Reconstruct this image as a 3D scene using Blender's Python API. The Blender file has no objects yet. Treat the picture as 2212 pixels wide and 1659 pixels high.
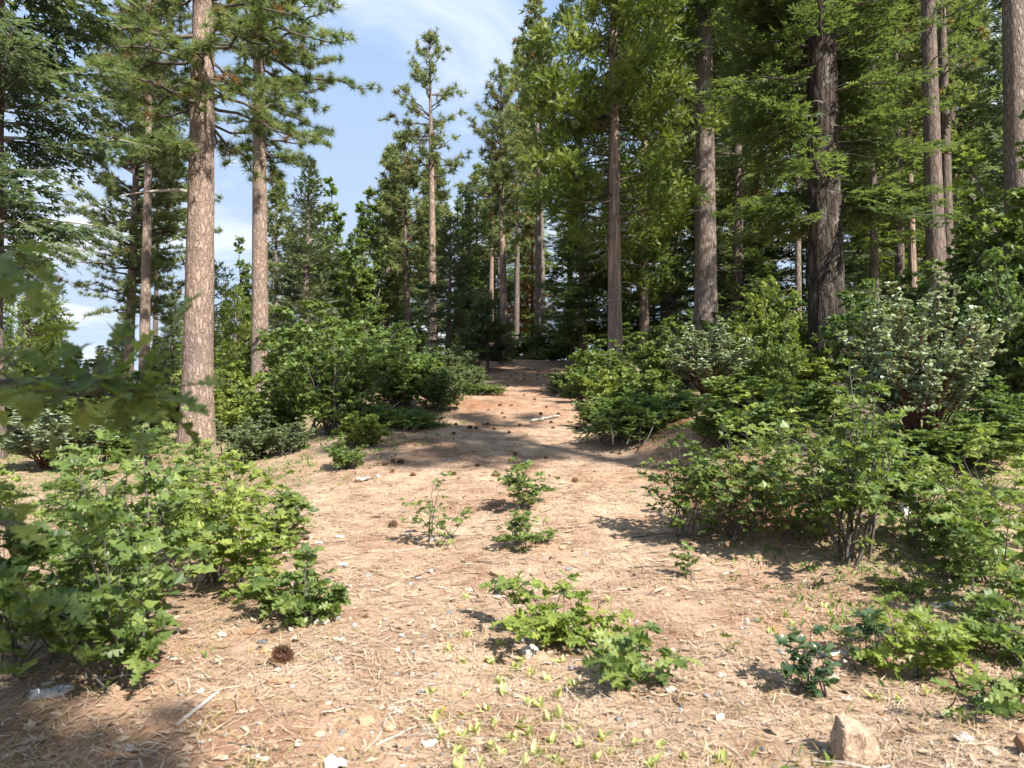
import bpy, math, time
import numpy as np
from mathutils import Matrix, Vector

T00 = time.time()
S = bpy.context.scene
COL = S.collection
PI = math.pi

# ------------------------------------------------------------------ camera, light, exposure
CAM_H = 1.5
PITCH = 1.5
F = 1494.6                      # focal length in units of a 2212 px wide frame
HOR = 868.0                     # horizon row in those units
cam = bpy.data.cameras.new('camera')
cam_o = bpy.data.objects.new('camera', cam); COL.objects.link(cam_o)
cam_o.location = (0, 0, CAM_H)
cam_o.rotation_euler = (math.radians(90 + PITCH), 0, 0)
cam.sensor_width = 17.3
cam.lens = 17.3 * F / 2212
cam.clip_start = 0.05
cam.clip_end = 3000
cam.dof.use_dof = True
cam.dof.focus_distance = 12.0
cam.dof.aperture_fstop = 1.35
S.camera = cam_o

SUN_EL = 46.0
SUN_DIR = np.array([0.66, -0.75])            # horizontal direction towards the sun
SUN_DIR = SUN_DIR / np.linalg.norm(SUN_DIR)
ce, se = math.cos(math.radians(SUN_EL)), math.sin(math.radians(SUN_EL))
SV = Vector((SUN_DIR[0] * ce, SUN_DIR[1] * ce, se))
sun = bpy.data.lights.new('sun', 'SUN')
sun.energy = 2.45
sun.angle = math.radians(0.6)
sun.color = (1.0, 0.95, 0.88)
sun_o = bpy.data.objects.new('sun', sun); COL.objects.link(sun_o)
sun_o.rotation_euler = SV.to_track_quat('Z', 'Y').to_euler()

W = bpy.data.worlds.new('World'); S.world = W
W.use_nodes = True
wn = W.node_tree.nodes; wl = W.node_tree.links
wn.clear()
w_out = wn.new('ShaderNodeOutputWorld')
w_bg = wn.new('ShaderNodeBackground'); w_bg.inputs['Strength'].default_value = 0.15
sky = wn.new('ShaderNodeTexSky'); sky.sky_type = 'NISHITA'; sky.sun_disc = False
sky.sun_elevation = math.radians(SUN_EL)
sky.sun_rotation = math.atan2(SUN_DIR[0], SUN_DIR[1])
sky.altitude = 900; sky.air_density = 1.0; sky.dust_density = 0.4; sky.ozone_density = 2.5
tc = wn.new('ShaderNodeTexCoord')
sep = wn.new('ShaderNodeSeparateXYZ'); wl.new(tc.outputs['Generated'], sep.inputs[0])
def wmath(op, a, b):
    n = wn.new('ShaderNodeMath'); n.operation = op
    for i, v in enumerate((a, b)):
        if isinstance(v, (int, float)): n.inputs[i].default_value = v
        else: wl.new(v, n.inputs[i])
    return n.outputs[0]
zz = wmath('ADD', wmath('MAXIMUM', sep.outputs['Z'], 0.0), 0.18)
comb = wn.new('ShaderNodeCombineXYZ')
wl.new(wmath('DIVIDE', sep.outputs['X'], zz), comb.inputs[0])
wl.new(wmath('DIVIDE', sep.outputs['Y'], zz), comb.inputs[1])
cn = wn.new('ShaderNodeTexNoise'); cn.inputs['Scale'].default_value = 1.15
cn.inputs['Detail'].default_value = 7; cn.inputs['Roughness'].default_value = 0.58; cn.inputs['Distortion'].default_value = 0.5
mp = wn.new('ShaderNodeMapping'); mp.inputs['Location'].default_value = (-0.33, -2.76, 0.4); mp.inputs['Scale'].default_value = (1.0, 1.5, 1)
wl.new(comb.outputs[0], mp.inputs[0]); wl.new(mp.outputs[0], cn.inputs['Vector'])
cr = wn.new('ShaderNodeValToRGB')
cr.color_ramp.elements[0].position = 0.49; cr.color_ramp.elements[0].color = (0.04, 0.04, 0.04, 1)
cr.color_ramp.elements[1].position = 0.70; cr.color_ramp.elements[1].color = (0.85, 0.85, 0.85, 1)
wl.new(cn.outputs['Fac'], cr.inputs[0])
wm = wn.new('ShaderNodeMixRGB'); wl.new(cr.outputs['Color'], wm.inputs[0])
wd = wn.new('ShaderNodeMixRGB'); wd.blend_type = 'DARKEN'; wd.inputs[0].default_value = 1.0     # the pale band at the horizon never outshines the haze of the photograph
wl.new(sky.outputs[0], wd.inputs[1])
cl = wn.new('ShaderNodeValToRGB'); wl.new(sep.outputs['Z'], cl.inputs[0]); wl.new(cl.outputs['Color'], wd.inputs[2])
cl.color_ramp.elements[0].position = 0.0; cl.color_ramp.elements[0].color = (0.87, 1.05, 1.27, 1)
cl.color_ramp.elements[1].position = 0.55; cl.color_ramp.elements[1].color = (0.48, 0.74, 1.18, 1)
wl.new(wd.outputs[0], wm.inputs[1]); wm.inputs[2].default_value = (1.62, 1.67, 1.74, 1)
wl.new(wm.outputs[0], w_bg.inputs['Color']); wl.new(w_bg.outputs[0], w_out.inputs['Surface'])

S.view_settings.view_transform = 'Standard'
S.view_settings.look = 'None'
S.view_settings.gamma = 1.0
S.view_settings.use_curve_mapping = False
S.view_settings.exposure = 2.42
S.render.engine = 'CYCLES'
S.cycles.max_bounces = 9; S.cycles.diffuse_bounces = 6; S.cycles.glossy_bounces = 2
S.cycles.transmission_bounces = 5; S.cycles.transparent_max_bounces = 8
S.cycles.use_denoising = True

# ------------------------------------------------------------------ small maths
def rng_(s): return np.random.default_rng(s)
def nrm(v):
    v = np.asarray(v, float)
    return v / np.maximum(np.linalg.norm(v, axis=-1, keepdims=True), 1e-9)
def sst(a, b, x):
    t = np.clip((x - a) / (b - a), 0, 1); return t * t * (3 - 2 * t)
UP = np.array([0, 0, 1.0])

_rg = rng_(5)
_WV = [(_rg.uniform(-1, 1, 2) * k, _rg.uniform(0, 6.28), a) for k, a in
       [(.25, .10), (.4, .08), (.7, .05), (1.1, .035), (1.7, .025), (2.6, .016), (4.2, .010), (6.5, .007), (10, .005), (15, .004), (23, .003), (34, .002)]]
KD = [-40, 0, 4, 8, 10, 15, 24, 35, 42, 60, 110, 200, 500]
KZ = [0, 0, 0, .14, .32, 1.0, 2.1, 3.5, 4.05, 5.0, 5.2, 2, -8]
def ground_h(x, y):
    x = np.asarray(x, float); y = np.asarray(y, float)
    p = (np.interp(y - .9, KD, KZ) + np.interp(y, KD, KZ) + np.interp(y + .9, KD, KZ)) / 3
    a = x / (np.maximum(y, 0) + 3)
    fac = .13 + .87 * sst(-.40, -.13, a)
    far_l = -3.0 * sst(25, 90, y) * sst(-.25, -.6, a)
    z = p * fac + far_l
    bank = sst(1.8, 3.5 + .9 * sst(13, 20, y), x - .035 * np.maximum(y - 10, 0) + .25 * np.sin(y * 1.1) + .12 * np.sin(y * 2.7 + 1)) * sst(5.0, 9.5, y) * (.58 - .30 * sst(13, 22, y))
    z = z + bank
    for k, ph, am in _WV:
        z = z + am * .55 * np.sin(k[0] * x * 2 + k[1] * y * 2 + ph)
    return z
def gz(x, y): return float(ground_h(x, y))
def at(px, d):
    """a point on the ground at photo column px and distance d"""
    x = (px - 1106) / F * d
    return x, d, gz(x, d)
def ground_at(px, py):
    """distance where the sight line through a photo pixel meets the ground"""
    lo = 1.2
    for d in np.concatenate([np.arange(1.2, 20, .02), np.arange(20, 60, .2)]):
        x = (px - 1106) / F * d
        if CAM_H - (py - HOR) / F * d <= gz(x, d): return x, d, gz(x, d)
    return at(px, 30)

# ------------------------------------------------------------------ mesh helpers
class MB:
    def __init__(s): s.v = []; s.f = []; s.m = []; s.t = []; s.n = 0; s.sm = []
    def add(s, v, f, mat=0, tint=0.5, smooth=True):
        v = np.asarray(v, float).reshape(-1, 3); f = np.asarray(f, np.int64).reshape(-1, 3)
        s.v.append(v); s.f.append(f + s.n); s.m.append(np.full(len(f), mat, np.int32)); s.sm.append(np.full(len(f), smooth))
        s.t.append(np.broadcast_to(np.asarray(tint, float), (len(v),)).copy()); s.n += len(v)
    def build(s, name, mats, parent=None, kind=None):
        me = mesh_of(name, s, mats)
        return link(name, me, parent, kind)
def mesh_of(name, s, mats):
    v = np.concatenate(s.v) if s.v else np.zeros((0, 3)); f = np.concatenate(s.f) if s.f else np.zeros((0, 3), np.int64)
    me = bpy.data.meshes.new(name)
    me.vertices.add(len(v)); me.vertices.foreach_set('co', v.astype(np.float32).ravel())
    me.loops.add(len(f) * 3); me.loops.foreach_set('vertex_index', f.astype(np.int32).ravel())
    me.polygons.add(len(f)); me.polygons.foreach_set('loop_start', np.arange(0, len(f) * 3, 3, dtype=np.int32))
    if not isinstance(mats, (list, tuple)): mats = [mats]
    for m in mats: me.materials.append(m)
    if len(f):
        me.polygons.foreach_set('material_index', np.concatenate(s.m))
        me.polygons.foreach_set('use_smooth', np.concatenate(s.sm))
    a = me.attributes.new('tint', 'FLOAT', 'POINT'); a.data.foreach_set('value', np.concatenate(s.t).astype(np.float32) if s.t else [])
    me.update(calc_edges=True)
    return me
def link(name, me, parent=None, kind=None):
    o = bpy.data.objects.new(name, me); COL.objects.link(o)
    if parent is not None: o.parent = parent
    if kind: o['kind'] = kind
    return o
def tag(o, label, cat, group=None):
    o['label'] = label; o['category'] = cat
    if group: o['group'] = group
    return o
def thing(name, label, cat, loc=(0, 0, 0), rz=0, group=None):
    o = bpy.data.objects.new(name, None); COL.objects.link(o)
    o.empty_display_size = .1
    o.location = loc; o.rotation_euler = (0, 0, rz)
    return tag(o, label, cat, group)
def copy_tree(root, loc, rz, scale, label, group):
    r = root.copy(); COL.objects.link(r)
    r.location = loc; r.rotation_euler = (0, 0, rz); r.scale = scale
    r['label'] = label
    if group: r['group'] = group
    elif 'group' in r: del r['group']
    for ch in root.children:
        c = ch.copy(); COL.objects.link(c); c.parent = r
    return r

def frames(pts):
    d = np.gradient(pts, axis=0); d = nrm(d)
    ref = np.array([1.0, 0, 0]) if abs(d[0][0]) < .8 else np.array([0, 1.0, 0])
    x = nrm(np.cross(d, ref)); y = np.cross(d, x)
    return d, x, y
def tube(mb, pts, rad, n=6, mat=0, tint=.5, wob=0, rng=None, cap=False):
    pts = np.asarray(pts, float); k = len(pts)
    rad = np.broadcast_to(np.asarray(rad, float), (k,))
    d, x, y = frames(pts)
    a = np.arange(n) / n * 2 * PI
    r = rad[:, None] * np.ones((1, n))
    if wob and rng is not None: r = r * (1 + wob * rng.standard_normal((k, n)))
    v = pts[:, None] + r[..., None] * (np.cos(a)[None, :, None] * x[:, None] + np.sin(a)[None, :, None] * y[:, None])
    i = np.arange(k - 1)[:, None] * n; j = np.arange(n)[None]; j2 = (j + 1) % n
    f1 = np.stack([i + j, i + j2, i + n + j2], -1); f2 = np.stack([i + j, i + n + j2, i + n + j], -1)
    f = np.concatenate([f1.reshape(-1, 3), f2.reshape(-1, 3)]); v = v.reshape(-1, 3)
    if cap:
        c0 = len(v); v = np.concatenate([v, pts[:1], pts[-1:]])
        jj = np.arange(n); jn = (jj + 1) % n
        f = np.concatenate([f, np.stack([jn, jj, np.full(n, c0)], -1), np.stack([(k - 1) * n + jj, (k - 1) * n + jn, np.full(n, c0 + 1)], -1)])
    mb.add(v, f, mat, tint)
def scatter(mb, tv, tf, o, d, nn, s, mat=0, tint=None, sx=None):
    """put the template (y along d, z along nn) at every frame"""
    o = np.asarray(o, float); n = len(o)
    if n == 0: return
    d = nrm(d); x = nrm(np.cross(d, nn)); z = np.cross(x, d)
    s = np.broadcast_to(np.asarray(s, float), (n,))[:, None, None]
    if sx is None: sx = 1.0
    sx = np.broadcast_to(np.asarray(sx, float), (n,))[:, None, None]
    v = o[:, None] + s * (sx * tv[None, :, :1] * x[:, None] + tv[None, :, 1:2] * d[:, None] + tv[None, :, 2:] * z[:, None])
    f = tf[None] + (np.arange(n) * len(tv))[:, None, None]
    t = np.full(n, .5) if tint is None else np.asarray(tint)
    mb.add(v.reshape(-1, 3), f.reshape(-1, 3), mat, np.repeat(t, len(tv)), False)

# ------------------------------------------------------------------ materials
def newmat(name):
    m = bpy.data.materials.new(name); m.use_nodes = True
    n = m.node_tree.nodes; l = m.node_tree.links
    b = n.get('Principled BSDF')
    return m, n, l, b
def ramp(n, l, src, stops):
    r = n.new('ShaderNodeValToRGB'); e = r.color_ramp.elements
    while len(e) < len(stops): e.new(.5)
    for i, (p, c) in enumerate(stops):
        e[i].position = p; e[i].color = (*c, 1)
    l.new(src, r.inputs[0]); return r.outputs['Color']
def noise(n, l, vec, scale, detail=4, rough=.55, dist=0):
    t = n.new('ShaderNodeTexNoise'); t.inputs['Scale'].default_value = scale; t.inputs['Detail'].default_value = detail
    t.inputs['Roughness'].default_value = rough; t.inputs['Distortion'].default_value = dist
    if vec is not None: l.new(vec, t.inputs['Vector'])
    return t.outputs['Fac']
def mapping(n, l, scale, rot=(0, 0, 0), coord='Object'):
    c = n.new('ShaderNodeTexCoord'); m = n.new('ShaderNodeMapping')
    m.inputs['Scale'].default_value = scale; m.inputs['Rotation'].default_value = rot
    l.new(c.outputs[coord], m.inputs[0]); return m.outputs[0]
def mixc(n, l, fac, a, b, mode='MIX'):
    m = n.new('ShaderNodeMixRGB'); m.blend_type = mode
    for i, v in enumerate((fac, a, b)):
        if hasattr(v, 'is_output'): l.new(v, m.inputs[i])
        elif isinstance(v, (int, float)): m.inputs[i].default_value = v if i == 0 else (v, v, v, 1)
        else: m.inputs[i].default_value = (*v, 1)
    return m.outputs[0]
def leaf_mat(name, c0, c1, c2, trans=.35, rough=.5, spec=.25, source='tint', dead=None):
    """c0..c2: tints that vary from leaf to leaf"""
    m, n, l, b = newmat(name)
    if source == 'tint':
        a = n.new('ShaderNodeAttribute'); a.attribute_name = 'tint'; src = a.outputs['Fac']
    else:
        a = n.new('ShaderNodeObjectInfo'); src = a.outputs['Random']
    stops = [(.05, c0), (.5, c1), (.95, c2)]
    if dead: stops = [(.02, dead), (.04, c0), (.5, c1), (.95, c2)]
    c = ramp(n, l, src, stops)
    l.new(c, b.inputs['Base Color'])
    b.inputs['Roughness'].default_value = rough; b.inputs['Specular IOR Level'].default_value = spec
    t = n.new('ShaderNodeBsdfTranslucent')
    g = mixc(n, l, 1.0, c, (1.2, 1.2, .6), 'MULTIPLY'); l.new(g, t.inputs['Color'])
    mx = n.new('ShaderNodeMixShader'); mx.inputs[0].default_value = trans
    out = n.get('Material Output')
    l.new(b.outputs[0], mx.inputs[1]); l.new(t.outputs[0], mx.inputs[2]); l.new(mx.outputs[0], out.inputs['Surface'])
    return m
def bark_mat(name, crack, mid, light, sx=7.0, sz=1.6, bump=.6, lichen=None, fine=40):
    m, n, l, b = newmat(name)
    v = mapping(n, l, (sx, sx, sz))
    nz = noise(n, l, v, 1.2, 3)
    vm = n.new('ShaderNodeVectorMath'); vm.operation = 'MULTIPLY_ADD'
    c3 = n.new('ShaderNodeCombineXYZ'); nz2 = noise(n, l, v, 3.5, 3); l.new(nz, c3.inputs[0]); l.new(nz2, c3.inputs[1]); l.new(nz2, c3.inputs[2])
    l.new(c3.outputs[0], vm.inputs[0]); vm.inputs[1].default_value = (1.6, 1.3, 1.3); l.new(v, vm.inputs[2])
    vo = n.new('ShaderNodeTexVoronoi'); vo.feature = 'DISTANCE_TO_EDGE'; vo.inputs['Scale'].default_value = 1.0
    l.new(vm.outputs[0], vo.inputs['Vector'])
    fn = noise(n, l, mapping(n, l, (fine, fine, fine * .35)), 1.0, 5, .65)
    col = ramp(n, l, vo.outputs['Distance'], [(0.0, crack), (.07, mid), (.45, light)])
    var = ramp(n, l, fn, [(.3, (.62, .62, .62)), (.7, (1.2, 1.2, 1.2))])
    col = mixc(n, l, 1.0, col, var, 'MULTIPLY')
    big = noise(n, l, mapping(n, l, (.9, .9, .5)), 1.0, 3)
    tone = ramp(n, l, big, [(.3, (.8, .8, .84)), (.7, (1.12, 1.05, 1.0))])
    col = mixc(n, l, 1.0, col, tone, 'MULTIPLY')
    if lichen:
        lf = ramp(n, l, noise(n, l, mapping(n, l, (5, 5, 2.2)), 1.0, 6, .7), [(.56, (0, 0, 0)), (.66, (1, 1, 1))])
        col = mixc(n, l, lf, col, lichen)
    l.new(col, b.inputs['Base Color']); b.inputs['Roughness'].default_value = .9; b.inputs['Specular IOR Level'].default_value = .15
    hgt = mixc(n, l, .35, ramp(n, l, vo.outputs['Distance'], [(0, (0, 0, 0)), (.3, (1, 1, 1))]), fn)
    bp = n.new('ShaderNodeBump'); bp.inputs['Strength'].default_value = bump; bp.inputs['Distance'].default_value = .05
    l.new(hgt, bp.inputs['Height']); l.new(bp.outputs[0], b.inputs['Normal'])
    return m
def rough_mat(name, c0, c1, scale=20, rough=.85, bump=.4, spec=.2, dist=.01, rnd=0.0, detail=6):
    m, n, l, b = newmat(name)
    f = noise(n, l, mapping(n, l, (1, 1, 1)), scale, detail, .6)
    c = ramp(n, l, f, [(.3, c0), (.7, c1)])
    if rnd:
        oi = n.new('ShaderNodeObjectInfo')
        c = mixc(n, l, 1.0, c, ramp(n, l, oi.outputs['Random'], [(0, (1 - rnd,) * 3), (1, (1 + rnd,) * 3)]), 'MULTIPLY')
    l.new(c, b.inputs['Base Color']); b.inputs['Roughness'].default_value = rough; b.inputs['Specular IOR Level'].default_value = spec
    bp = n.new('ShaderNodeBump'); bp.inputs['Strength'].default_value = bump; bp.inputs['Distance'].default_value = dist
    l.new(f, bp.inputs['Height']); l.new(bp.outputs[0], b.inputs['Normal'])
    return m
def tint_mat(name, stops, rough=.8, spec=.2, trans=0):
    m, n, l, b = newmat(name)
    a = n.new('ShaderNodeAttribute'); a.attribute_name = 'tint'
    c = ramp(n, l, a.outputs['Fac'], stops)
    l.new(c, b.inputs['Base Color']); b.inputs['Roughness'].default_value = rough; b.inputs['Specular IOR Level'].default_value = spec
    return m

M = {}
M['pine_needle'] = leaf_mat('pine_needle', (.10, .150, .055), (.155, .21, .075), (.245, .285, .105), 0.48, .5, .3, dead=(.22, .11, .045))
M['pine_needle_far'] = leaf_mat('pine_needle_far', (0.1265, 0.1667, 0.0747), (0.1782, 0.2185, 0.092), (0.2472, 0.2702, 0.1092), 0.48, .5, .3, dead=(.20, .10, .045))
M['fir_needle'] = leaf_mat('fir_needle', (0.066, 0.1012, 0.044), (0.1045, 0.1485, 0.0572), (0.1595, 0.209, 0.0748), 0.48, .5, .3)
M['fir_blue'] = leaf_mat('fir_blue', (0.077, 0.1155, 0.0825), (0.1155, 0.1595, 0.1045), (0.1705, 0.2145, 0.1265), 0.48, .5, .3)
M['fir_pale'] = leaf_mat('fir_pale', (.075, .105, .060), (.110, .145, .075), (.16, .19, .09), .22, .5, .3)
M['cedar_spray'] = leaf_mat('cedar_spray', (.088, .135, .030), (.145, .195, .042), (.23, .27, .065), .45, .5, .25, dead=(.24, .16, .04))
M['dead_needle'] = leaf_mat('dead_needle', (.22, .11, .06), (.30, .16, .09), (.36, .22, .13), .2, .7, .1)
M['oak_leaf'] = leaf_mat('oak_leaf', (0.09, 0.1416, 0.0408), (0.144, 0.2064, 0.0552), (0.222, 0.282, 0.0792), 0.48, .42, .35, source='obj')
M['oak_leaf_light'] = leaf_mat('oak_leaf_light', (0.1456, 0.2072, 0.0448), (0.2128, 0.2744, 0.0605), (0.3024, 0.3584, 0.0896), 0.48, .45, .3, source='obj')
M['live_oak_leaf'] = leaf_mat('live_oak_leaf', (0.0585, 0.104, 0.052), (0.0845, 0.1404, 0.0676), (0.117, 0.182, 0.0845), 0.48, .28, .5, source='obj')
M['oak_foliage'] = leaf_mat('oak_foliage', (0.085, 0.135, 0.0425), (0.1438, 0.2063, 0.0575), (0.2313, 0.2875, 0.0825), 0.48, .42, .35)
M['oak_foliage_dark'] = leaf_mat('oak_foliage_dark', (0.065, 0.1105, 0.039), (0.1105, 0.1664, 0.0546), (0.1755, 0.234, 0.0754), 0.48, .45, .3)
M['oak_foliage_light'] = leaf_mat('oak_foliage_light', (0.143, 0.198, 0.044), (0.2035, 0.2585, 0.0594), (0.297, 0.341, 0.088), 0.48, .45, .3)
M['shrub_grey'] = leaf_mat('shrub_grey', (0.115, 0.1552, 0.0862), (0.1725, 0.2185, 0.115), (0.2415, 0.2875, 0.1495), 0.48, .5, .3)
M['shrub_fine'] = leaf_mat('shrub_fine', (0.0938, 0.1562, 0.0438), (0.1438, 0.2125, 0.06), (0.2125, 0.275, 0.075), 0.48, .5, .3)
M['manzanita_leaf'] = leaf_mat('manzanita_leaf', (.19, .245, .155), (.28, .335, .215), (.38, .425, .29), .3, .36, .5, dead=(.40, .24, .06))
M['ground_green'] = leaf_mat('ground_green', (.075, .14, .035), (.12, .19, .045), (.20, .25, .06), .35, .5, .25, dead=(.35, .27, .12))
M['sprout'] = leaf_mat('sprout', (.34, .38, .13), (.42, .46, .17), (.52, .54, .23), .38, .45, .3, source='obj', dead=(.5, .30, .05))
M['dry_grass'] = leaf_mat('dry_grass', (.38, .29, .15), (.45, .36, .18), (.30, .32, .12), .3, .6, .2)
M['pine_bark'] = bark_mat('pine_bark', (0.158, 0.116, 0.093), (0.298, 0.228, 0.181), (0.391, 0.302, 0.242), 8.5, 2.6, .9)
M['grey_bark'] = bark_mat('grey_bark', (0.0855, 0.0693, 0.057), (0.237, 0.195, 0.162), (0.361, 0.304, 0.257), 14, 3.0, .9)
M['cedar_bark'] = bark_mat('cedar_bark', (.16, .11, .085), (.35, .265, .21), (.48, .385, .315), 12, .5, .9)
M['dark_bark'] = bark_mat('dark_bark', (.018, .014, .012), (.06, .048, .038), (.12, .098, .078), 7, 1.2, 1.0, lichen=(.21, .19, .16))
M['far_bark'] = bark_mat('far_bark', (.07, .055, .045), (.15, .12, .10), (.24, .195, .165), 8, 1.6, .6)
M['twig'] = rough_mat('twig', (.06, .048, .038), (.13, .105, .085), 30)
M['dead_twig'] = rough_mat('dead_twig', (.27, .235, .20), (.46, .42, .37), 30)
M['oak_stem'] = rough_mat('oak_stem', (.05, .045, .038), (.14, .125, .10), 45)
M['red_stem'] = rough_mat('red_stem', (.06, .024, .018), (.14, .058, .042), 25, .5)
M['cone'] = tint_mat('cone', [(0, (.07, .035, .022)), (.5, (.20, .105, .06)), (1, (.42, .29, .18))], .7)
M['stone_orange'] = rough_mat('stone_orange', (0.374, 0.221, 0.136), (0.51, 0.34, 0.23), 25, .85, .5, rnd=.15)
M['stone_grey'] = rough_mat('stone_grey', (.17, .175, .18), (.34, .335, .33), 30, .85, .5, rnd=.4)
M['stone_pale'] = rough_mat('stone_pale', (0.324, 0.288, 0.243), (0.468, 0.423, 0.369), 30, .85, .5, rnd=.15)
M['rock'] = rough_mat('rock', (.23, .155, .105), (.45, .335, .245), 24, .92, 1.0, .12, .02, detail=9)
M['white_scrap'] = rough_mat('white_scrap', (0.45, 0.414, 0.369), (0.684, 0.666, 0.63), 22, .7, .3)
M['black_plastic'] = rough_mat('black_plastic', (.012, .012, .014), (.03, .03, .034), 12, .35, .1, .5)
M['slate'] = rough_mat('slate', (.07, .075, .08), (.14, .14, .145), 20, .7, .3)
M['board'] = rough_mat('board', (.24, .155, .095), (.40, .28, .18), 22, .85, .4)
M['grey_wood'] = rough_mat('grey_wood', (.28, .255, .235), (.50, .47, .43), 22, .85, .5)
M['orange_wood'] = rough_mat('orange_wood', (.36, .18, .085), (.50, .29, .15), 25, .8, .4)
M['bark_chip'] = rough_mat('bark_chip', (.17, .085, .05), (.36, .21, .13), 28, .85, .5, rnd=.3)
M['litter_leaf'] = tint_mat('litter_leaf', [(0, (0.148, 0.0914, 0.0566)), (.45, (0.296, 0.204, 0.135)), (.8, (0.348, 0.27, 0.2)), (1, (0.409, 0.348, 0.287))], .8)
M['litter_needle'] = tint_mat('litter_needle', [(0, (0.174, 0.1, 0.0609)), (.45, (0.339, 0.235, 0.152)), (.8, (0.452, 0.344, 0.239)), (1, (0.539, 0.452, 0.339))], .6, .3)
M['gravel'] = tint_mat('gravel', [(0, (0.0792, 0.081, 0.0862)), (.35, (0.202, 0.194, 0.189)), (.6, (0.352, 0.264, 0.194)), (.85, (0.405, 0.326, 0.255)), (1, (0.51, 0.475, 0.422))], .85)
def plastic_mat():
    m, n, l, b = newmat('clear_plastic')
    b.inputs['Base Color'].default_value = (.42, .43, .46, 1); b.inputs['Roughness'].default_value = .15
    t = n.new('ShaderNodeBsdfTransparent'); mx = n.new('ShaderNodeMixShader'); mx.inputs[0].default_value = .6
    l.new(b.outputs[0], mx.inputs[1]); l.new(t.outputs[0], mx.inputs[2]); l.new(mx.outputs[0], n.get('Material Output').inputs['Surface'])
    return m
M['clear_plastic'] = plastic_mat()
def ground_mat():
    m, n, l, b = newmat('forest_floor')
    c = n.new('ShaderNodeTexCoord').outputs['Object']
    big = noise(n, l, c, .55, 5, .6)
    med = noise(n, l, c, 3.2, 6, .65, .4)
    fine = noise(n, l, c, 38, 6, .7)
    n1 = noise(n, l, mapping(n, l, (110, 9, 1), (0, 0, .5)), 1.0, 4, .6, .8)
    n2 = noise(n, l, mapping(n, l, (9, 100, 1), (0, 0, .25)), 1.0, 4, .6, .8)
    n3 = noise(n, l, mapping(n, l, (80, 8, 1), (0, 0, -.7)), 1.0, 4, .6, .8)
    straw = ramp(n, l, med, [(.25, (0.226, 0.152, 0.104)), (.5, (0.365, 0.268, 0.193)), (.75, (0.435, 0.339, 0.257))])
    soil = ramp(n, l, fine, [(.3, (0.18, 0.0855, 0.0468)), (.7, (0.324, 0.171, 0.099))])
    at_ = n.new('ShaderNodeAttribute'); at_.attribute_name = 'tint'
    sf = n.new('ShaderNodeMath'); sf.operation = 'ADD'; l.new(at_.outputs['Fac'], sf.inputs[0])
    bb = ramp(n, l, big, [(.46, (0, 0, 0)), (.66, (.55, .55, .55))]); l.new(bb, sf.inputs[1])
    sfr = ramp(n, l, sf.outputs[0], [(.05, (0, 0, 0)), (1.0, (.9, .9, .9))])
    col = mixc(n, l, sfr, straw, soil)
    def streak(src, lo): return ramp(n, l, src, [(lo, (.66, .60, .55)), (lo + .14, (1.0, 1.0, 1.0)), (lo + .28, (1.3, 1.27, 1.2))])
    for s in (n1, n2, n3): col = mixc(n, l, .42, col, streak(s, .38), 'MULTIPLY')
    duff = ramp(n, l, noise(n, l, c, 1.7, 8, .72, .6), [(.36, (.60, .52, .47)), (.50, (1, 1, 1)), (.66, (1.12, 1.10, 1.06))])
    col = mixc(n, l, .9, col, duff, 'MULTIPLY')
    grain = ramp(n, l, fine, [(.3, (.72, .7, .68)), (.72, (1.18, 1.18, 1.18))])
    col = mixc(n, l, .8, col, grain, 'MULTIPLY')
    gr = n.new('ShaderNodeAttribute'); gr.attribute_name = 'green'
    gmask = ramp(n, l, noise(n, l, c, 6, 5, .7), [(.40, (0, 0, 0)), (.62, (1, 1, 1))])
    gm = n.new('ShaderNodeMath'); gm.operation = 'MULTIPLY'; l.new(gr.outputs['Fac'], gm.inputs[0]); l.new(gmask, gm.inputs[1])
    col = mixc(n, l, gm.outputs[0], col, ramp(n, l, fine, [(.3, (.06, .085, .03)), (.7, (.14, .16, .06))]))
    l.new(col, b.inputs['Base Color']); b.inputs['Roughness'].default_value = .95; b.inputs['Specular IOR Level'].default_value = .1
    h = mixc(n, l, .5, n1, n2); h = mixc(n, l, .33, h, n3); h = mixc(n, l, .4, h, fine)
    bp = n.new('ShaderNodeBump'); bp.inputs['Strength'].default_value = .7; bp.inputs['Distance'].default_value = .03
    l.new(h, bp.inputs['Height']); l.new(bp.outputs[0], b.inputs['Normal'])
    return m
M['ground'] = ground_mat()

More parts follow.
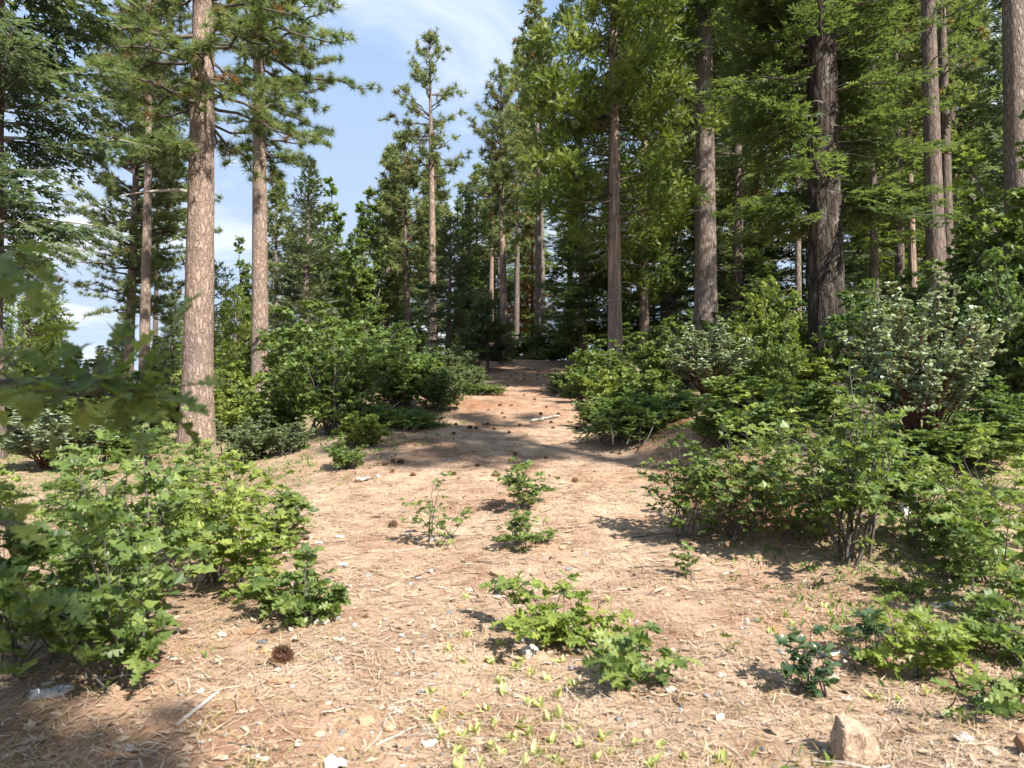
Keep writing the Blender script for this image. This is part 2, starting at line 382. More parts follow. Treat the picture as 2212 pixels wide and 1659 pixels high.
# ------------------------------------------------------------------ ground
def ground():
    def graded(a0, a1, n, p, lo):
        t = np.linspace(0, 1, n); return lo + (a1 - lo) * t ** p
    ys = np.concatenate([np.linspace(-30, -2, 20)[:-1], np.linspace(-2, 2, 30)[:-1], np.linspace(2, 14, 150)[:-1], np.linspace(14, 45, 80)[:-1], np.geomspace(45, 900, 30)])
    xr = np.concatenate([np.linspace(0, 6, 80)[:-1], np.linspace(6, 30, 50)[:-1], np.geomspace(30, 900, 25)])
    xs = np.concatenate([-xr[:0:-1], xr])
    X, Y = np.meshgrid(xs, ys)
    Z = ground_h(X, Y)
    r = rng_(3)
    Z = Z + np.where((np.abs(X) < 6) & (Y > 1) & (Y < 14), r.normal(0, .004, X.shape), 0)
    nx, ny = len(xs), len(ys)
    i = np.arange(ny - 1)[:, None] * nx; j = np.arange(nx - 1)[None]
    f = np.concatenate([np.stack([i + j, i + j + 1, i + nx + j + 1], -1).reshape(-1, 3), np.stack([i + j, i + nx + j + 1, i + nx + j], -1).reshape(-1, 3)])
    # bare red soil: on the cut bank right of the path and in the near left corner
    slope = sst(1.8, 2.3, X - .035 * np.maximum(Y - 10, 0)) * (1 - sst(3.0, 3.8, X - .035 * np.maximum(Y - 10, 0))) * sst(6.0, 8.0, Y) * (1 - sst(15, 20, Y))
    near = .75 * np.exp(-((X + 1.7) / 1.2) ** 2 - ((Y - 3.0) / .55) ** 2)
    rt = .55 * np.exp(-((X - 2.1) / .9) ** 2 - ((Y - 4.9) / .5) ** 2)
    far_path = .55 * (np.abs(X - .02 * Y) < 2.2) * sst(11, 17, Y) * (.75 + .25 * np.sin(X * 3 + Y))
    soil = np.clip(slope * .6 + near + rt + far_path, 0, 1)
    path = np.abs(X - .03 * np.maximum(Y - 20, 0)) < 1.6
    a = X / (np.maximum(Y, 0) + 3)
    green = sst(-.18, -.42, X / np.maximum(Y, 3)) * sst(7, 10, Y) * .6 + sst(2.2, 3.6, X) * sst(4, 6, Y) * .85 + sst(2.2, 5, np.abs(X)) * sst(16, 24, Y)
    green = np.where(soil > .4, 0, green)
    mb = MB(); mb.add(np.stack([X, Y, Z], -1), f, 0, soil.ravel())
    o = mb.build('ground', M['ground'], None, 'structure')
    g = o.data.attributes.new('green', 'FLOAT', 'POINT'); g.data.foreach_set('value', np.clip(green, 0, 1).astype(np.float32).ravel())
ground()

# ------------------------------------------------------------------ leaf templates
def oak_leaf_tpl(seed=0, curl=.35):
    r = rng_(seed)
    hp = np.array([(.012, -.16), (.015, .02), (.13, .10), (.17, .20), (.06, .27), (.27, .36), (.31, .47), (.10, .50), (.31, .63), (.30, .74), (.09, .73), (.18, .88), (.07, .90), (0.0, 1.0)])
    hp = hp * np.stack([1 + r.normal(0, .08, len(hp)), np.ones(len(hp))], -1)
    my = np.maximum.accumulate(hp[:, 1]); my = np.minimum(my, 1)
    v = []; f = []
    for sgn in (1, -1):
        b = len(v)
        for (x, y), m in zip(hp, my):
            y2 = y + (r.normal(0, .012) if sgn < 0 else 0)
            v.append((0, m, 0)); v.append((sgn * x, y2, 0))
        for i in range(len(hp) - 1):
            a0, o0, a1, o1 = b + 2 * i, b + 2 * i + 1, b + 2 * i + 2, b + 2 * i + 3
            f += [(a0, o0, o1), (a0, o1, a1)]
    v = np.array(v, float)
    v[:, 2] = .30 * np.abs(v[:, 0]) - curl * np.clip(v[:, 1], 0, 1) ** 2 * .55 + .05 * np.sin(v[:, 1] * 15 + seed) * np.abs(v[:, 0]) * 3
    return v, np.array(f)
OAKS = [oak_leaf_tpl(k, c) for k, c in ((1, .2), (2, .45), (3, .7), (4, .05))]
def fan(pts, c=(0, .5, 0)):
    v = np.array([c] + list(pts), float); n = len(pts)
    return v, np.array([(0, 1 + i, 1 + (i + 1) % n) for i in range(n)])
OAK_LO = fan([(0, 0, 0), (.2, .2, .03), (.08, .36, .0), (.34, .56, .04), (.12, .70, -.04), (0, 1, -.12), (-.12, .70, -.04), (-.34, .56, .04), (-.08, .36, 0), (-.2, .2, .03)], (0, .45, -.02))
OVAL = fan([(0, 0, 0), (.24, .28, .03), (.2, .72, .02), (0, 1, -.06), (-.2, .72, .02), (-.24, .28, .03)])
ROUND = fan([(0, 0, 0), (.32, .2, .05), (.40, .55, .05), (.22, .92, .02), (0, 1, 0), (-.22, .92, .02), (-.40, .55, .05), (-.32, .2, .05)])
DIAM = (np.array([(0, 0, 0), (.17, .45, 0.02), (0, 1, 0), (-.17, .45, 0.02)], float), np.array([(0, 1, 2), (0, 2, 3)]))
HOLLY = fan([(0, 0, 0), (.2, .12, .05), (.18, .28, -.02), (.3, .36, .05), (.24, .52, -.02), (.3, .64, .05), (.16, .8, 0), (0, 1, -.08), (-.16, .8, 0), (-.3, .64, .05), (-.24, .52, -.02), (-.3, .36, .05), (-.18, .28, -.02), (-.2, .12, .05)], (0, .45, -.05))
def feather(k=6, spread=.34):
    v = []; f = []
    def tri(a, b, c): f.append((len(v), len(v) + 1, len(v) + 2)); v.extend([a, b, c])
    tri((-.02, 0, 0), (.02, 0, 0), (0, 1, -.05))
    for i in range(k):
        y = .06 + .8 * i / k; L = spread * (1 - .45 * i / k)
        for s in (1, -1):
            tri((0, y, 0), (0, y + .11, 0), (s * L, y + .20, .04 * s))
    return np.array(v), np.array(f)
FEATHER = feather(3, .36)
DIAM3 = (np.concatenate([DIAM[0] * [.8, 1, 1], np.stack([DIAM[0][:, 0] * .45 + DIAM[0][:, 1] * .5, DIAM[0][:, 1] * .62 + .08 - DIAM[0][:, 0] * .4, DIAM[0][:, 2] - .05], -1), np.stack([DIAM[0][:, 0] * .45 - DIAM[0][:, 1] * .5, DIAM[0][:, 1] * .62 + .08 + DIAM[0][:, 0] * .4, DIAM[0][:, 2] + .05], -1)]), np.concatenate([DIAM[1], DIAM[1] + 4, DIAM[1] + 8]))
def needle_tuft(seed, n, w, back=.25):
    r = rng_(seed); v = []; f = []
    for i in range(n):
        ct = 1 - (1 + back) * r.random() ** .9; ph = r.random() * 2 * PI; st = math.sqrt(max(0, 1 - ct * ct))
        d = np.array([st * math.cos(ph), ct, st * math.sin(ph)]); L = r.uniform(.7, 1.0)
        s = nrm(np.cross(d, r.normal(size=3)))
        b = len(v); st_ = d * .04 + np.array([0, -.25 * r.random(), 0])
        v += [st_ + s * w, st_ - s * w, st_ + d * L - np.array([0, 0, 0])]
        f.append((b, b + 1, b + 2))
    return np.array(v), np.array(f)
TUFT_HI = [needle_tuft(k, 38, .032) for k in range(3)]
TUFT_MID = [needle_tuft(10 + k, 20, .055) for k in range(3)]
TUFT_LO = [needle_tuft(20 + k, 11, .12) for k in range(3)]
def cedar_frond(seed, n=6):
    r = rng_(seed); v = []; f = []
    def dia(p, d, L, w):
        d = nrm(d); s = nrm(np.cross(d, [0, 0, 1]))
        b = len(v); v.extend([p, p + d * L * .5 + s * w, p + d * L, p + d * L * .5 - s * w]); f.extend([(b, b + 1, b + 2), (b, b + 2, b + 3)])
    for i in range(n):
        t = i / n; sg = 1 if i % 2 else -1
        p = np.array([0, t * .72, 0]); a = sg * r.uniform(.35, .75) * (1 - .4 * t)
        L = r.uniform(.3, .5) * (1 - .35 * t)
        dia(p, np.array([math.sin(a), math.cos(a), r.normal(0, .15)]), L, .055)
    dia(np.array([0, 0, 0.]), np.array([0, 1, 0.]), 1.0, .05)
    return np.array(v), np.array(f)
FRONDS = [cedar_frond(k) for k in range(3)]
FROND_LO = [cedar_frond(9 + k, 4) for k in range(3)]

# ------------------------------------------------------------------ trees
def trunk_path(H, lean=(0, 0), bend=0, ph=0, k=14):
    t = np.linspace(0, 1, k) ** 1.15
    x = lean[0] * t * H + bend * np.sin(t * 3.0 + ph) - bend * math.sin(ph)
    y = lean[1] * t * H + bend * np.cos(t * 2.3 + ph) - bend * math.cos(ph)
    return np.stack([x, y, t * H], -1)
TAPER = [.72]
def trunk(mb, H, r0, lean, bend, rng, n=12, flare=.35, mat=0, k=26, wob=.02):
    p = trunk_path(H, lean, bend, rng.uniform(0, 6), k)
    t = p[:, 2] / H
    rad = r0 * (np.maximum(1 - t, .015) ** TAPER[0]) * (1 + flare * np.exp(-p[:, 2] / (r0 * 2.2)))
    p[0, 2] -= .35
    tube(mb, p, rad, n, mat, .5, wob, rng)
    return p, rad
def on_trunk(p, z):
    return np.array([np.interp(z, p[:, 2], p[:, 0]), np.interp(z, p[:, 2], p[:, 1]), z])
def bpath(o, az, e0, e1, L, k=6):
    e = np.linspace(e0, e1, k - 1); seg = L / (k - 1)
    d = np.stack([np.cos(e) * math.cos(az), np.cos(e) * math.sin(az), np.sin(e)], -1)
    return np.concatenate([[o], o + np.cumsum(d * seg, 0)])
def along(p, t):
    t = np.clip(t, 0, 1) * (len(p) - 1); i = np.minimum(t.astype(int), len(p) - 2); f = (t - i)[:, None]
    return p[i] * (1 - f) + p[i + 1] * f, nrm(p[i + 1] - p[i])
def dead_branches(mb, p, rad, rng, zs, L, mat=0, az=None, droop=(-.2, -.6), r=.018):
    for z in zs:
        a = rng.uniform(0, 2 * PI) if az is None else az + rng.normal(0, .5)
        l = L * rng.uniform(.4, 1.1)
        q = bpath(on_trunk(p, z), a, rng.uniform(-.2, .2), rng.uniform(droop[1], droop[0]) , l, 6)
        q[1:] += rng.normal(0, .03 * l, (5, 3))
        tube(mb, q, np.linspace(r * (.6 + .5 * rng.random()), .003, 6), 4, mat)
        for _ in range(2):
            i = rng.integers(2, 5); b2 = bpath(q[i], a + rng.choice([-1, 1]) * rng.uniform(.4, 1), rng.uniform(-.5, .4), rng.uniform(-.9, .2), l * .4, 4)
            tube(mb, b2, np.linspace(r * .4, .002, 4), 3, mat)

def pine(rng, H, r0, zc, R, step=.55, per=4, tuft=TUFT_MID, ts=.22, lean=(0, 0), bend=.12, twigs=True, keep=1.0, tnum=1.0, top=.35, dead_z=(), low_droop=-.25, azbias=None, n=12, cut=99, front=1.0):
    tb, br, cr = MB(), MB(), MB()
    p, rad = trunk(tb, H, r0, lean, bend, rng, n)
    O, D, Tn = [], [], []
    z = zc
    while z < H - .3:
        rel = (z - zc) / (H - zc)
        Rz = R * (min(1, .62 + rel * 1.6) if rel < .3 else (1.08 - (rel - .3) / .7) ** .75) * 1.0
        Rz = max(Rz, R * .12)
        m = rng.poisson(per) if rel < .85 else int(per)
        for _ in range(m):
            if rng.random() > keep: continue
            a = rng.uniform(0, 2 * PI)
            if front < 1 and abs((a + PI / 2 + PI) % (2 * PI) - PI) < .6 and rng.random() > front: continue
            L = Rz * rng.uniform(.55, 1.12)
            if azbias is not None: L *= 1 + .45 * math.cos(a - azbias)
            e0 = (low_droop + rel * 1.05) + rng.normal(0, .16); e1 = e0 + rng.uniform(.15, .7)
            q = bpath(on_trunk(p, z + rng.uniform(-.25, .25)), a, e0, e1, L, 7)
            q[2:] += rng.normal(0, .035 * L, (5, 3))
            rb = .012 + .016 * L
            tube(br, q, np.linspace(rb, .006, 7), 4)
            nt = max(3, int(L / .2 * tnum)); t = rng.uniform(.30, 1, nt); t[0] = 1
            bp_, bd = along(q, t)
            for i in range(nt):
                ang = math.atan2(bd[i][1], bd[i][0]) + rng.choice([-1, 1]) * rng.uniform(.2, 1.25)
                lt = rng.uniform(.15, .34) * (.5 + .35 * L * (1.25 - t[i])); lt = min(lt, 1.1)
                ee = rng.uniform(-.35, .5)
                w = bpath(bp_[i], ang, ee - .25, ee + rng.uniform(.3, .9), lt, 4)
                if twigs and w[0][2] < cut: tube(br, w[[0, 2, 3]], [.010, .008, .006], 3)
                e = nrm(w[-1] - w[-2]); tt = rng.random()
                O.append(w[-1]); D.append(nrm(e + [0, 0, .25])); Tn.append(tt)
                if lt > .4:
                    O.append(w[2] + rng.normal(0, .05, 3)); D.append(nrm(e + rng.normal(0, .5, 3) + [0, 0, .3])); Tn.append(tt)
        z += step * rng.uniform(.7, 1.3) * (1 - .45 * rel)
    O = np.array(O); D = np.array(D); Tn = np.array(Tn)
    g = rng.integers(0, len(tuft), len(O))
    hi_ = O[:, 2] > cut                                   # far above the view: coarser needles
    mk = hi_ & (rng.random(len(O)) < .5)
    scatter(cr, TUFT_LO[0][0], TUFT_LO[0][1], O[mk], D[mk], rng.normal(size=(mk.sum(), 3)), ts * 1.4, 0, Tn[mk])
    for k in range(len(tuft)):
        mk = (g == k) & ~hi_
        scatter(cr, tuft[k][0], tuft[k][1], O[mk], D[mk], rng.normal(size=(mk.sum(), 3)), ts * rng.uniform(.75, 1.15, mk.sum()), 0, np.clip(Tn[mk] + rng.normal(0, .06, mk.sum()), 0, 1))
    if len(dead_z): dead_branches(br, p, rad, rng, dead_z, 1.0, 1)
    return tb, br, cr, p

def fir(rng, H, r0, zc, R, step=.38, per=5, sprig=FEATHER, ss=.15, tw=.13, lean=(0, 0), bend=.08, keep=.92, droop=-.15, tip=.25, power=.8, hang=.0, jit=.35, dead_z=(), n=12, deadL=1.2, dens=1.0, gaps=(), cut=99, front=1.0):
    tb, br, cr = MB(), MB(), MB()
    p, rad = trunk(tb, H, r0, lean, bend, rng, n)
    O, D, N, Tn = [], [], [], []
    z = zc
    while z < H - .15:
        rel = (z - zc) / (H - zc)
        Rz = R * (1 - rel) ** power * (1 if rel > .08 else .75 + rel * 3) + .12
        if any(a < z < b for a, b in gaps): z += step; continue
        for k in range(per):
            if rng.random() > keep: continue
            a = rng.uniform(0, 2 * PI); L = Rz * rng.uniform(.6, 1.15)
            if front < 1 and abs((a + PI / 2 + PI) % (2 * PI) - PI) < .95 and rng.random() > front: continue
            e0 = droop + rel * .75 + rng.normal(0, .1); e1 = e0 + tip * rng.uniform(.2, 1.2) - hang
            q = bpath(on_trunk(p, z + rng.uniform(-.2, .2)), a, e0, e1, L, 6)
            q[2:] += rng.normal(0, .02 * L, (4, 3))
            tube(br, q, np.linspace(.008 + .011 * L, .004, 6), 4)
            nt = max(4, int(L / tw * dens)); t = np.linspace(.16, 1, nt); bt = rng.random()
            bp_, bd = along(q, t)
            side = nrm(np.cross(bd, UP)); nrml = np.cross(side, bd)
            for s in (1, -1):
                LT = (.12 + .42 * L * (1.02 - t) ** .8 * rng.uniform(.6, 1.2, nt)); LT = np.minimum(LT, 1.2)
                dd = nrm(bd * .75 + s * side * rng.uniform(.6, 1.1, (nt, 1)) + rng.normal(0, .12, (nt, 3)) - UP * (.1 + hang * .9))
                ns = np.maximum(1, (LT / (ss * .62)).astype(int)); idx = np.repeat(np.arange(nt), ns)
                u = np.concatenate([(np.arange(k_) + rng.uniform(.2, .8)) / k_ for k_ in ns])
                o = bp_[idx] + dd[idx] * (LT[idx] * u)[:, None]; o[:, 2] -= .10 * (LT[idx] * u) ** 2 + hang * .25 * (LT[idx] * u)
                d2 = nrm(dd[idx] + rng.normal(0, jit, (len(idx), 3)) * [1, 1, .55])
                O.append(o); D.append(d2); N.append(nrml[idx] + rng.normal(0, .35, (len(idx), 3))); Tn.append(np.clip(bt * .6 + .4 * rng.random(len(idx)), 0, 1))
        z += step * rng.uniform(.75, 1.25) * (1 - .35 * rel)
    O = np.concatenate(O); D = np.concatenate(D); N = np.concatenate(N); Tn = np.concatenate(Tn)
    hi_ = O[:, 2] > cut
    mk = hi_ & (rng.random(len(O)) < .3); scatter(cr, DIAM[0], DIAM[1], O[mk], D[mk], N[mk], ss * 2.0, 0, Tn[mk])
    mk = ~hi_; scatter(cr, sprig[0], sprig[1], O[mk], D[mk], N[mk], ss * rng.uniform(.75, 1.25, mk.sum()), 0, Tn[mk])
    if len(dead_z): dead_branches(br, p, rad, rng, dead_z, deadL, 1)
    return tb, br, cr, p

def cedar(rng, H, r0, zc, R, step=.34, per=6, fr=FRONDS, ss=.26, lean=(0, 0), bend=.08, keep=.95, power=.55, dead_z=(), n=12, dens=1.0, skip=None, cut=99):
    tb, br, cr = MB(), MB(), MB()
    p, rad = trunk(tb, H, r0, lean, bend, rng, n)
    O, D, Tn = [], [], []
    z = zc
    while z < H - .2:
        rel = (z - zc) / (H - zc)
        Rz = R * (1 - rel) ** power * min(1, .7 + rel * 3) + .15
        for k in range(per):
            a = rng.uniform(0, 2 * PI)
            if rng.random() > keep or (skip and skip(z, a)): continue
            L = Rz * rng.uniform(.55, 1.12)
            e0 = -.15 + rel * .6 + rng.normal(0, .15); e1 = e0 + rng.uniform(.1, .7)
            q = bpath(on_trunk(p, z + rng.uniform(-.2, .2)), a, e0, e1, L, 6)
            tube(br, q, np.linspace(.008 + .012 * L, .005, 6), 4)
            nc = max(2, int(L * 2.6)); tcs = rng.uniform(.35, 1.02, nc); tcs[0] = 1; bt = rng.random()
            cp, cd = along(q, tcs)
            for i in range(nc):
                rc = rng.uniform(.24, .42) * (.6 + .2 * L); m = max(5, int(19 * dens * (rc / .35) ** 2))
                u = nrm(rng.normal(0, 1, (m, 3)) + cd[i] * .7 + [0, 0, .35])
                O.append(cp[i] + rng.normal(0, .12, 3) + u * (rc * rng.random((m, 1)) ** .6) * [1, 1, .75]); D.append(nrm(u + rng.normal(0, .45, (m, 3)) + [0, 0, .15]))
                Tn.append(np.clip(.5 * bt + .25 * rng.random() + .3 * rng.random(m), 0, 1))
        z += step * rng.uniform(.75, 1.25) * (1 - .3 * rel)
    O = np.concatenate(O); D = np.concatenate(D); Tn = np.concatenate(Tn)
    g = rng.integers(0, len(fr), len(O)); hi_ = O[:, 2] > cut
    mk = hi_ & (rng.random(len(O)) < .4); scatter(cr, FROND_LO[0][0], FROND_LO[0][1], O[mk], D[mk], rng.normal(size=(mk.sum(), 3)), ss * 1.6, 0, Tn[mk])
    for k in range(len(fr)):
        mk = (g == k) & ~hi_
        scatter(cr, fr[k][0], fr[k][1], O[mk], D[mk], rng.normal(size=(mk.sum(), 3)), ss * rng.uniform(.7, 1.25, mk.sum()), 0, Tn[mk])
    if len(dead_z): dead_branches(br, p, rad, rng, dead_z, 1.3, 1)
    return tb, br, cr, p

NTRI = [0]
def put_tree(kind, parts, px, d, label, cat, bark, leaf, rz=0, group=None, branch='twig', sink=0.0):
    tb, br, cr, p = parts
    x, y, z = at(px, d)
    t = thing(kind, label, cat, (x, y, z - sink), rz, group)
    tb.build('trunk', M[bark], t)
    if br.n: br.build('branches', [M[branch], M['dead_twig']], t, 'stuff')
    if cr.n: cr.build('crown', M[leaf], t, 'stuff')
    c_ = sum(len(q) for m_ in (tb, br, cr) for q in m_.f); NTRI[0] += c_
    if len(label.split()) > 16: print('LONG', label)
    print('  tree', c_ // 1000, [sum(len(q) for q in m_.f) // 1000 for m_ in (tb, br, cr)], label[:50])
    return t

def zrow(py, d): return CAM_H + (HOR - py) / F * d      # height seen at photo row py and distance d
def above(px, d, py): return zrow(py, d) - at(px, d)[2]

R_ = rng_
# --- the two big pines on the left
t1 = put_tree('pine_tree', pine(R_(11), 31, .43, above(430, 20, 330), 4.2, .50, 4, TUFT_HI, .34, (.006, 0), .10, True, 1.0, 1.15, front=.85, low_droop=-.35, n=20, cut=14.5), 425, 20,
    'thick pale pine nearest of the tall left pines, with a bare dead limb halfway up', 'tree', 'pine_bark', 'pine_needle')
def limb(parent, p0, p1, sag, r, name='dead_limb', mat='dead_twig', seed=0):
    rng = R_(seed); mb = MB(); t = np.linspace(0, 1, 9)[:, None]
    q = np.array(p0) * (1 - t) + np.array(p1) * t; q[:, 2] += sag * np.sin(t[:, 0] * PI); q[1:-1] += rng.normal(0, .025, (7, 3))
    tube(mb, q, np.linspace(r, r * .3, 9), 6)
    return mb.build(name, M[mat], parent)
zl = above(425, 20, 413)
limb(t1, (-.3, -.15, zl), (-2.05, -.5, above(425, 20, 432)), .10, .055, seed=3)
limb(t1, (.35, 0, zl - .55), (.55, -.1, zl + .2), .03, .02, seed=4)
put_tree('pine_tree', pine(R_(12), 33, .385, above(560, 30, 350), 3.7, .50, 4, TUFT_HI, .36, (-.004, 0), .12, True, 1.0, 1.15, front=.5, low_droop=-.30, azbias=-.35, n=18, cut=20), 562, 30,
    'second thick pine, right of the nearest, its long branches reaching right into the sky', 'tree', 'pine_bark', 'pine_needle')
put_tree('pine_tree', pine(R_(13), 30, .31, above(308, 38, 330), 3.4, .5, 5, TUFT_MID, .36, (-.004, 0), .1, True, .95, n=14), 310, 38,
    'slim pine with bare trunk just left of the nearest thick pine', 'tree', 'pine_bark', 'pine_needle_far')
put_tree('pine_tree', pine(R_(14), 27, .33, above(275, 43, 690), 4.4, .5, 6, TUFT_MID, .38, (.004, 0), .15, True, .95, low_droop=-.2, n=14), 275, 43,
    'broad dense pine with low branches at the far left, foliage down behind the slim pines', 'tree', 'pine_bark', 'pine_needle_far')
put_tree('pine_tree', pine(R_(15), 25, .25, above(335, 55, 640), 3.2, .55, 5, TUFT_LO, .42, (0, 0), .1, False, .95), 333, 55,
    'thin dark trunked pine seen in the gap left of the nearest thick pine', 'tree', 'far_bark', 'pine_needle_far')
# --- hanging fir boughs at the top left
put_tree('fir_tree', fir(R_(16), 26, .36, above(60, 16.5, 560), 3.1, .34, 5, DIAM3, .26, .13, hang=.25, keep=.95, droop=-.05, power=.4, n=12, cut=11.5), -30, 16.5,
    'blue green fir leaning its drooping boughs into the top left corner', 'tree', 'grey_bark', 'fir_blue', branch='dead_twig')
put_tree('cedar_tree', cedar(R_(17), above(45, 40, 545), .28, 2.0, 2.6, .5, 5, FROND_LO, .55, dens=.7), 50, 40,
    'yellow green rounded cedar at the far left edge under the fir boughs', 'tree', 'far_bark', 'cedar_spray')
put_tree('fir_tree', fir(R_(18), above(98, 52, 560), .22, 1.0, 2.0, .5, 5, DIAM3, .42, .2), 100, 52,
    'slender pointed grey green conifer right beside the yellow green cedar at far left', 'tree', 'far_bark', 'fir_blue')
# --- behind the pines, middle left
put_tree('cedar_tree', cedar(R_(19), above(462, 36, 575), .18, .8, 1.7, .45, 5, FROND_LO, .42, dens=.8), 462, 36,
    'young pointed green cedar between the two biggest pine trunks', 'tree', 'cedar_bark', 'cedar_spray')
put_tree('cedar_tree', cedar(R_(20), above(515, 42, 615), .18, .8, 1.6, .45, 5, FROND_LO, .42, dens=.8), 512, 44,
    'small yellowish cedar just left of the second big pine trunk', 'tree', 'cedar_bark', 'cedar_spray')
put_tree('fir_tree', fir(R_(21), above(655, 31, 345), .19, 1.6, 2.2, .32, 6, DIAM3, .26, .13, keep=.72, droop=-.05, dead_z=np.arange(3, 9, .35), deadL=1.5), 655, 31,
    'sparse pale grey green fir with whitish trunk, right of the second big pine', 'tree', 'grey_bark', 'fir_pale', branch='dead_twig')
put_tree('pine_tree', pine(R_(22), above(598, 48, 365), .22, 5.5, 2.0, .55, 4, TUFT_LO, .44, twigs=False), 600, 48,
    'far pine peeking up between the second big pine and the sparse pale fir', 'tree', 'far_bark', 'pine_needle_far')
put_tree('pine_tree', pine(R_(23), above(828, 52, 310), .25, 4.0, 2.4, .5, 5, TUFT_LO, .46, twigs=False), 835, 52,
    'bushy far pine left of the tall spindly pine with the highest top', 'tree', 'far_bark', 'pine_needle_far')
put_tree('pine_tree', pine(R_(24), above(885, 47, 255), .26, 6.0, 2.6, .55, 5, TUFT_LO, .44, twigs=False), 880, 49,
    'yellowish green pine directly left of the tall spindly pine with the highest top', 'tree', 'far_bark', 'pine_needle_far')
put_tree('pine_tree', pine(R_(25), above(938, 37, 68), .26, above(938, 37, 400), 2.5, .55, 4.5, TUFT_MID, .36, (.003, 0), .12, True, .9, low_droop=-.1, n=12), 932, 37,
    'tall spindly pine with the highest top against the sky and a bare slim trunk', 'tree', 'pine_bark', 'pine_needle_far')
put_tree('pine_tree', pine(R_(26), above(1063, 42, 128), .27, above(1063, 42, 520), 2.5, .5, 4.5, TUFT_MID, .40, (-.012, 0), .12, True, .9, n=12), 1092, 42,
    'second tall pine right of the highest one, slightly leaning slim trunk at the path end', 'tree', 'pine_bark', 'pine_needle_far')
put_tree('pine_tree', pine(R_(27), above(1050, 45, 300), .20, above(1050, 45, 520), 1.8, .6, 4, TUFT_LO, .44, (-.004, 0), .1, False, .9), 1062, 45,
    'thin pale trunked pine left of the leaning slim pine at the path end', 'tree', 'pine_bark', 'pine_needle_far')
put_tree('pine_tree', pine(R_(28), above(1125, 56, 95), .26, above(1125, 56, 560), 2.2, .55, 4, TUFT_LO, .46, twigs=False), 1115, 56,
    'dark slim pine right of the leaning one, half hidden by the big cedar', 'tree', 'far_bark', 'pine_needle_far')
put_tree('pine_tree', pine(R_(29), 27, .25, above(1165, 50, 330), 2.4, .55, 4, TUFT_LO, .46, twigs=False), 1160, 50,
    'grey trunked pine where the path ends, left one of two close trunks', 'tree', 'grey_bark', 'pine_needle_far')
put_tree('pine_tree', pine(R_(30), 25, .20, above(1165, 50, 380), 2.0, .6, 4, TUFT_LO, .46, twigs=False), 1173, 51,
    'grey trunked pine where the path ends, right one of two close trunks', 'tree', 'grey_bark', 'pine_needle_far')
put_tree('fir_tree', fir(R_(31), above(965, 33, 470), .15, above(965, 33, 735), 1.9, .36, 6, DIAM3, .26, .13, keep=.85, droop=-.1, dead_z=np.arange(.4, 2, .2)), 966, 33,
    'layered pale fir with flat boughs and light trunk behind the spindly pine', 'tree', 'grey_bark', 'fir_pale')
put_tree('fir_tree', fir(R_(32), above(1050, 30, 640), .07, above(1053, 30, 765), 1.45, .20, 7, DIAM3, .21, .07, keep=1.0, droop=-.15, power=.8), 1053, 30,
    'small neat young fir standing on the left edge of the path end', 'tree', 'grey_bark', 'fir_pale')
put_tree('fir_tree', fir(R_(33), above(1270, 31, 380), .22, 1.2, 2.6, .34, 6, DIAM3, .26, .13, keep=.8, droop=-.15, dead_z=np.arange(1, 5, .4)), 1262, 32,
    'green fir with wide flat boughs over the path end, left of the cedar trunk', 'tree', 'grey_bark', 'fir_needle')
put_tree('dead_conifer', fir(R_(34), above(1150, 62, 470), .2, 3, 2.6, .5, 5, DIAM3, .45, .22), 1148, 62,
    'dead conifer with rusty brown needles glimpsed at the end of the path', 'tree', 'far_bark', 'dead_needle')
# --- big cedar
def ced_skip(z, a):
    return z < 9.3 and (abs((a + PI / 2 + PI) % (2 * PI) - PI) < .55)
c1 = put_tree('cedar_tree', cedar(R_(40), 23, .27, above(1325, 25, 500), 3.3, .36, 6, FRONDS, .34, (-.004, 0), .05, .97, .50, n=16, dens=.95, cut=15.5, skip=ced_skip, dead_z=np.arange(2.5, 7, .22)), 1330, 25,
    'large bright green cedar with dense crown and reddish bare trunk right of the path', 'tree', 'cedar_bark', 'cedar_spray')
limb(c1, (-.1, -.1, above(1325, 25, 432)), (-1.7, -.6, above(1325, 25, 432)), -.15, .035, seed=5)
# --- right hand trunks
put_tree('fir_tree', fir(R_(41), 29, .45, above(1515, 26, 230), 2.3, .38, 4, DIAM3, .26, .14, (-.006, 0), hang=.3, keep=.7, cut=14, droop=-.1, dead_z=np.concatenate([np.arange(8, 10.5, .25), np.arange(4, 8, .7)]), deadL=1.5, n=18), 1526, 26,
    'straight fir with a sunlit grey furrowed trunk just right of the bright cedar', 'tree', 'grey_bark', 'fir_needle')
TAPER[0] = .42
put_tree('fir_tree', fir(R_(42), 20, .46, above(1770, 18, 470), 3.3, .30, 7, DIAM3, .24, .12, (-.010, 0), keep=.8, droop=-.12, tip=.2, power=.6, front=.12, cut=11.5, gaps=((above(1770, 18, 385), above(1770, 18, 310)), (above(1770, 18, 225), above(1770, 18, 205))), dead_z=np.arange(4.5, 9, .35), deadL=1.6, n=22), 1790, 18,
    'thick dark barked fir with wide shaggy boughs, right of the sunlit grey trunk', 'tree', 'dark_bark', 'fir_needle')
TAPER[0] = .72
put_tree('pine_tree', pine(R_(43), 31, .37, above(2015, 26, 120), 3.0, .6, 3, TUFT_MID, .28, (-.012, 0), .05, True, .8, n=14), 2030, 26,
    'straight dark pine trunk behind the silver shrub, the thicker of a close pair', 'tree', 'far_bark', 'pine_needle')
put_tree('pine_tree', pine(R_(44), 29, .30, above(2040, 31, 200), 2.8, .6, 3, TUFT_MID, .28, (-.008, 0), .05, True, .8, n=12), 2052, 31,
    'thinner dark pine trunk touching the straight dark one on its right', 'tree', 'far_bark', 'pine_needle')
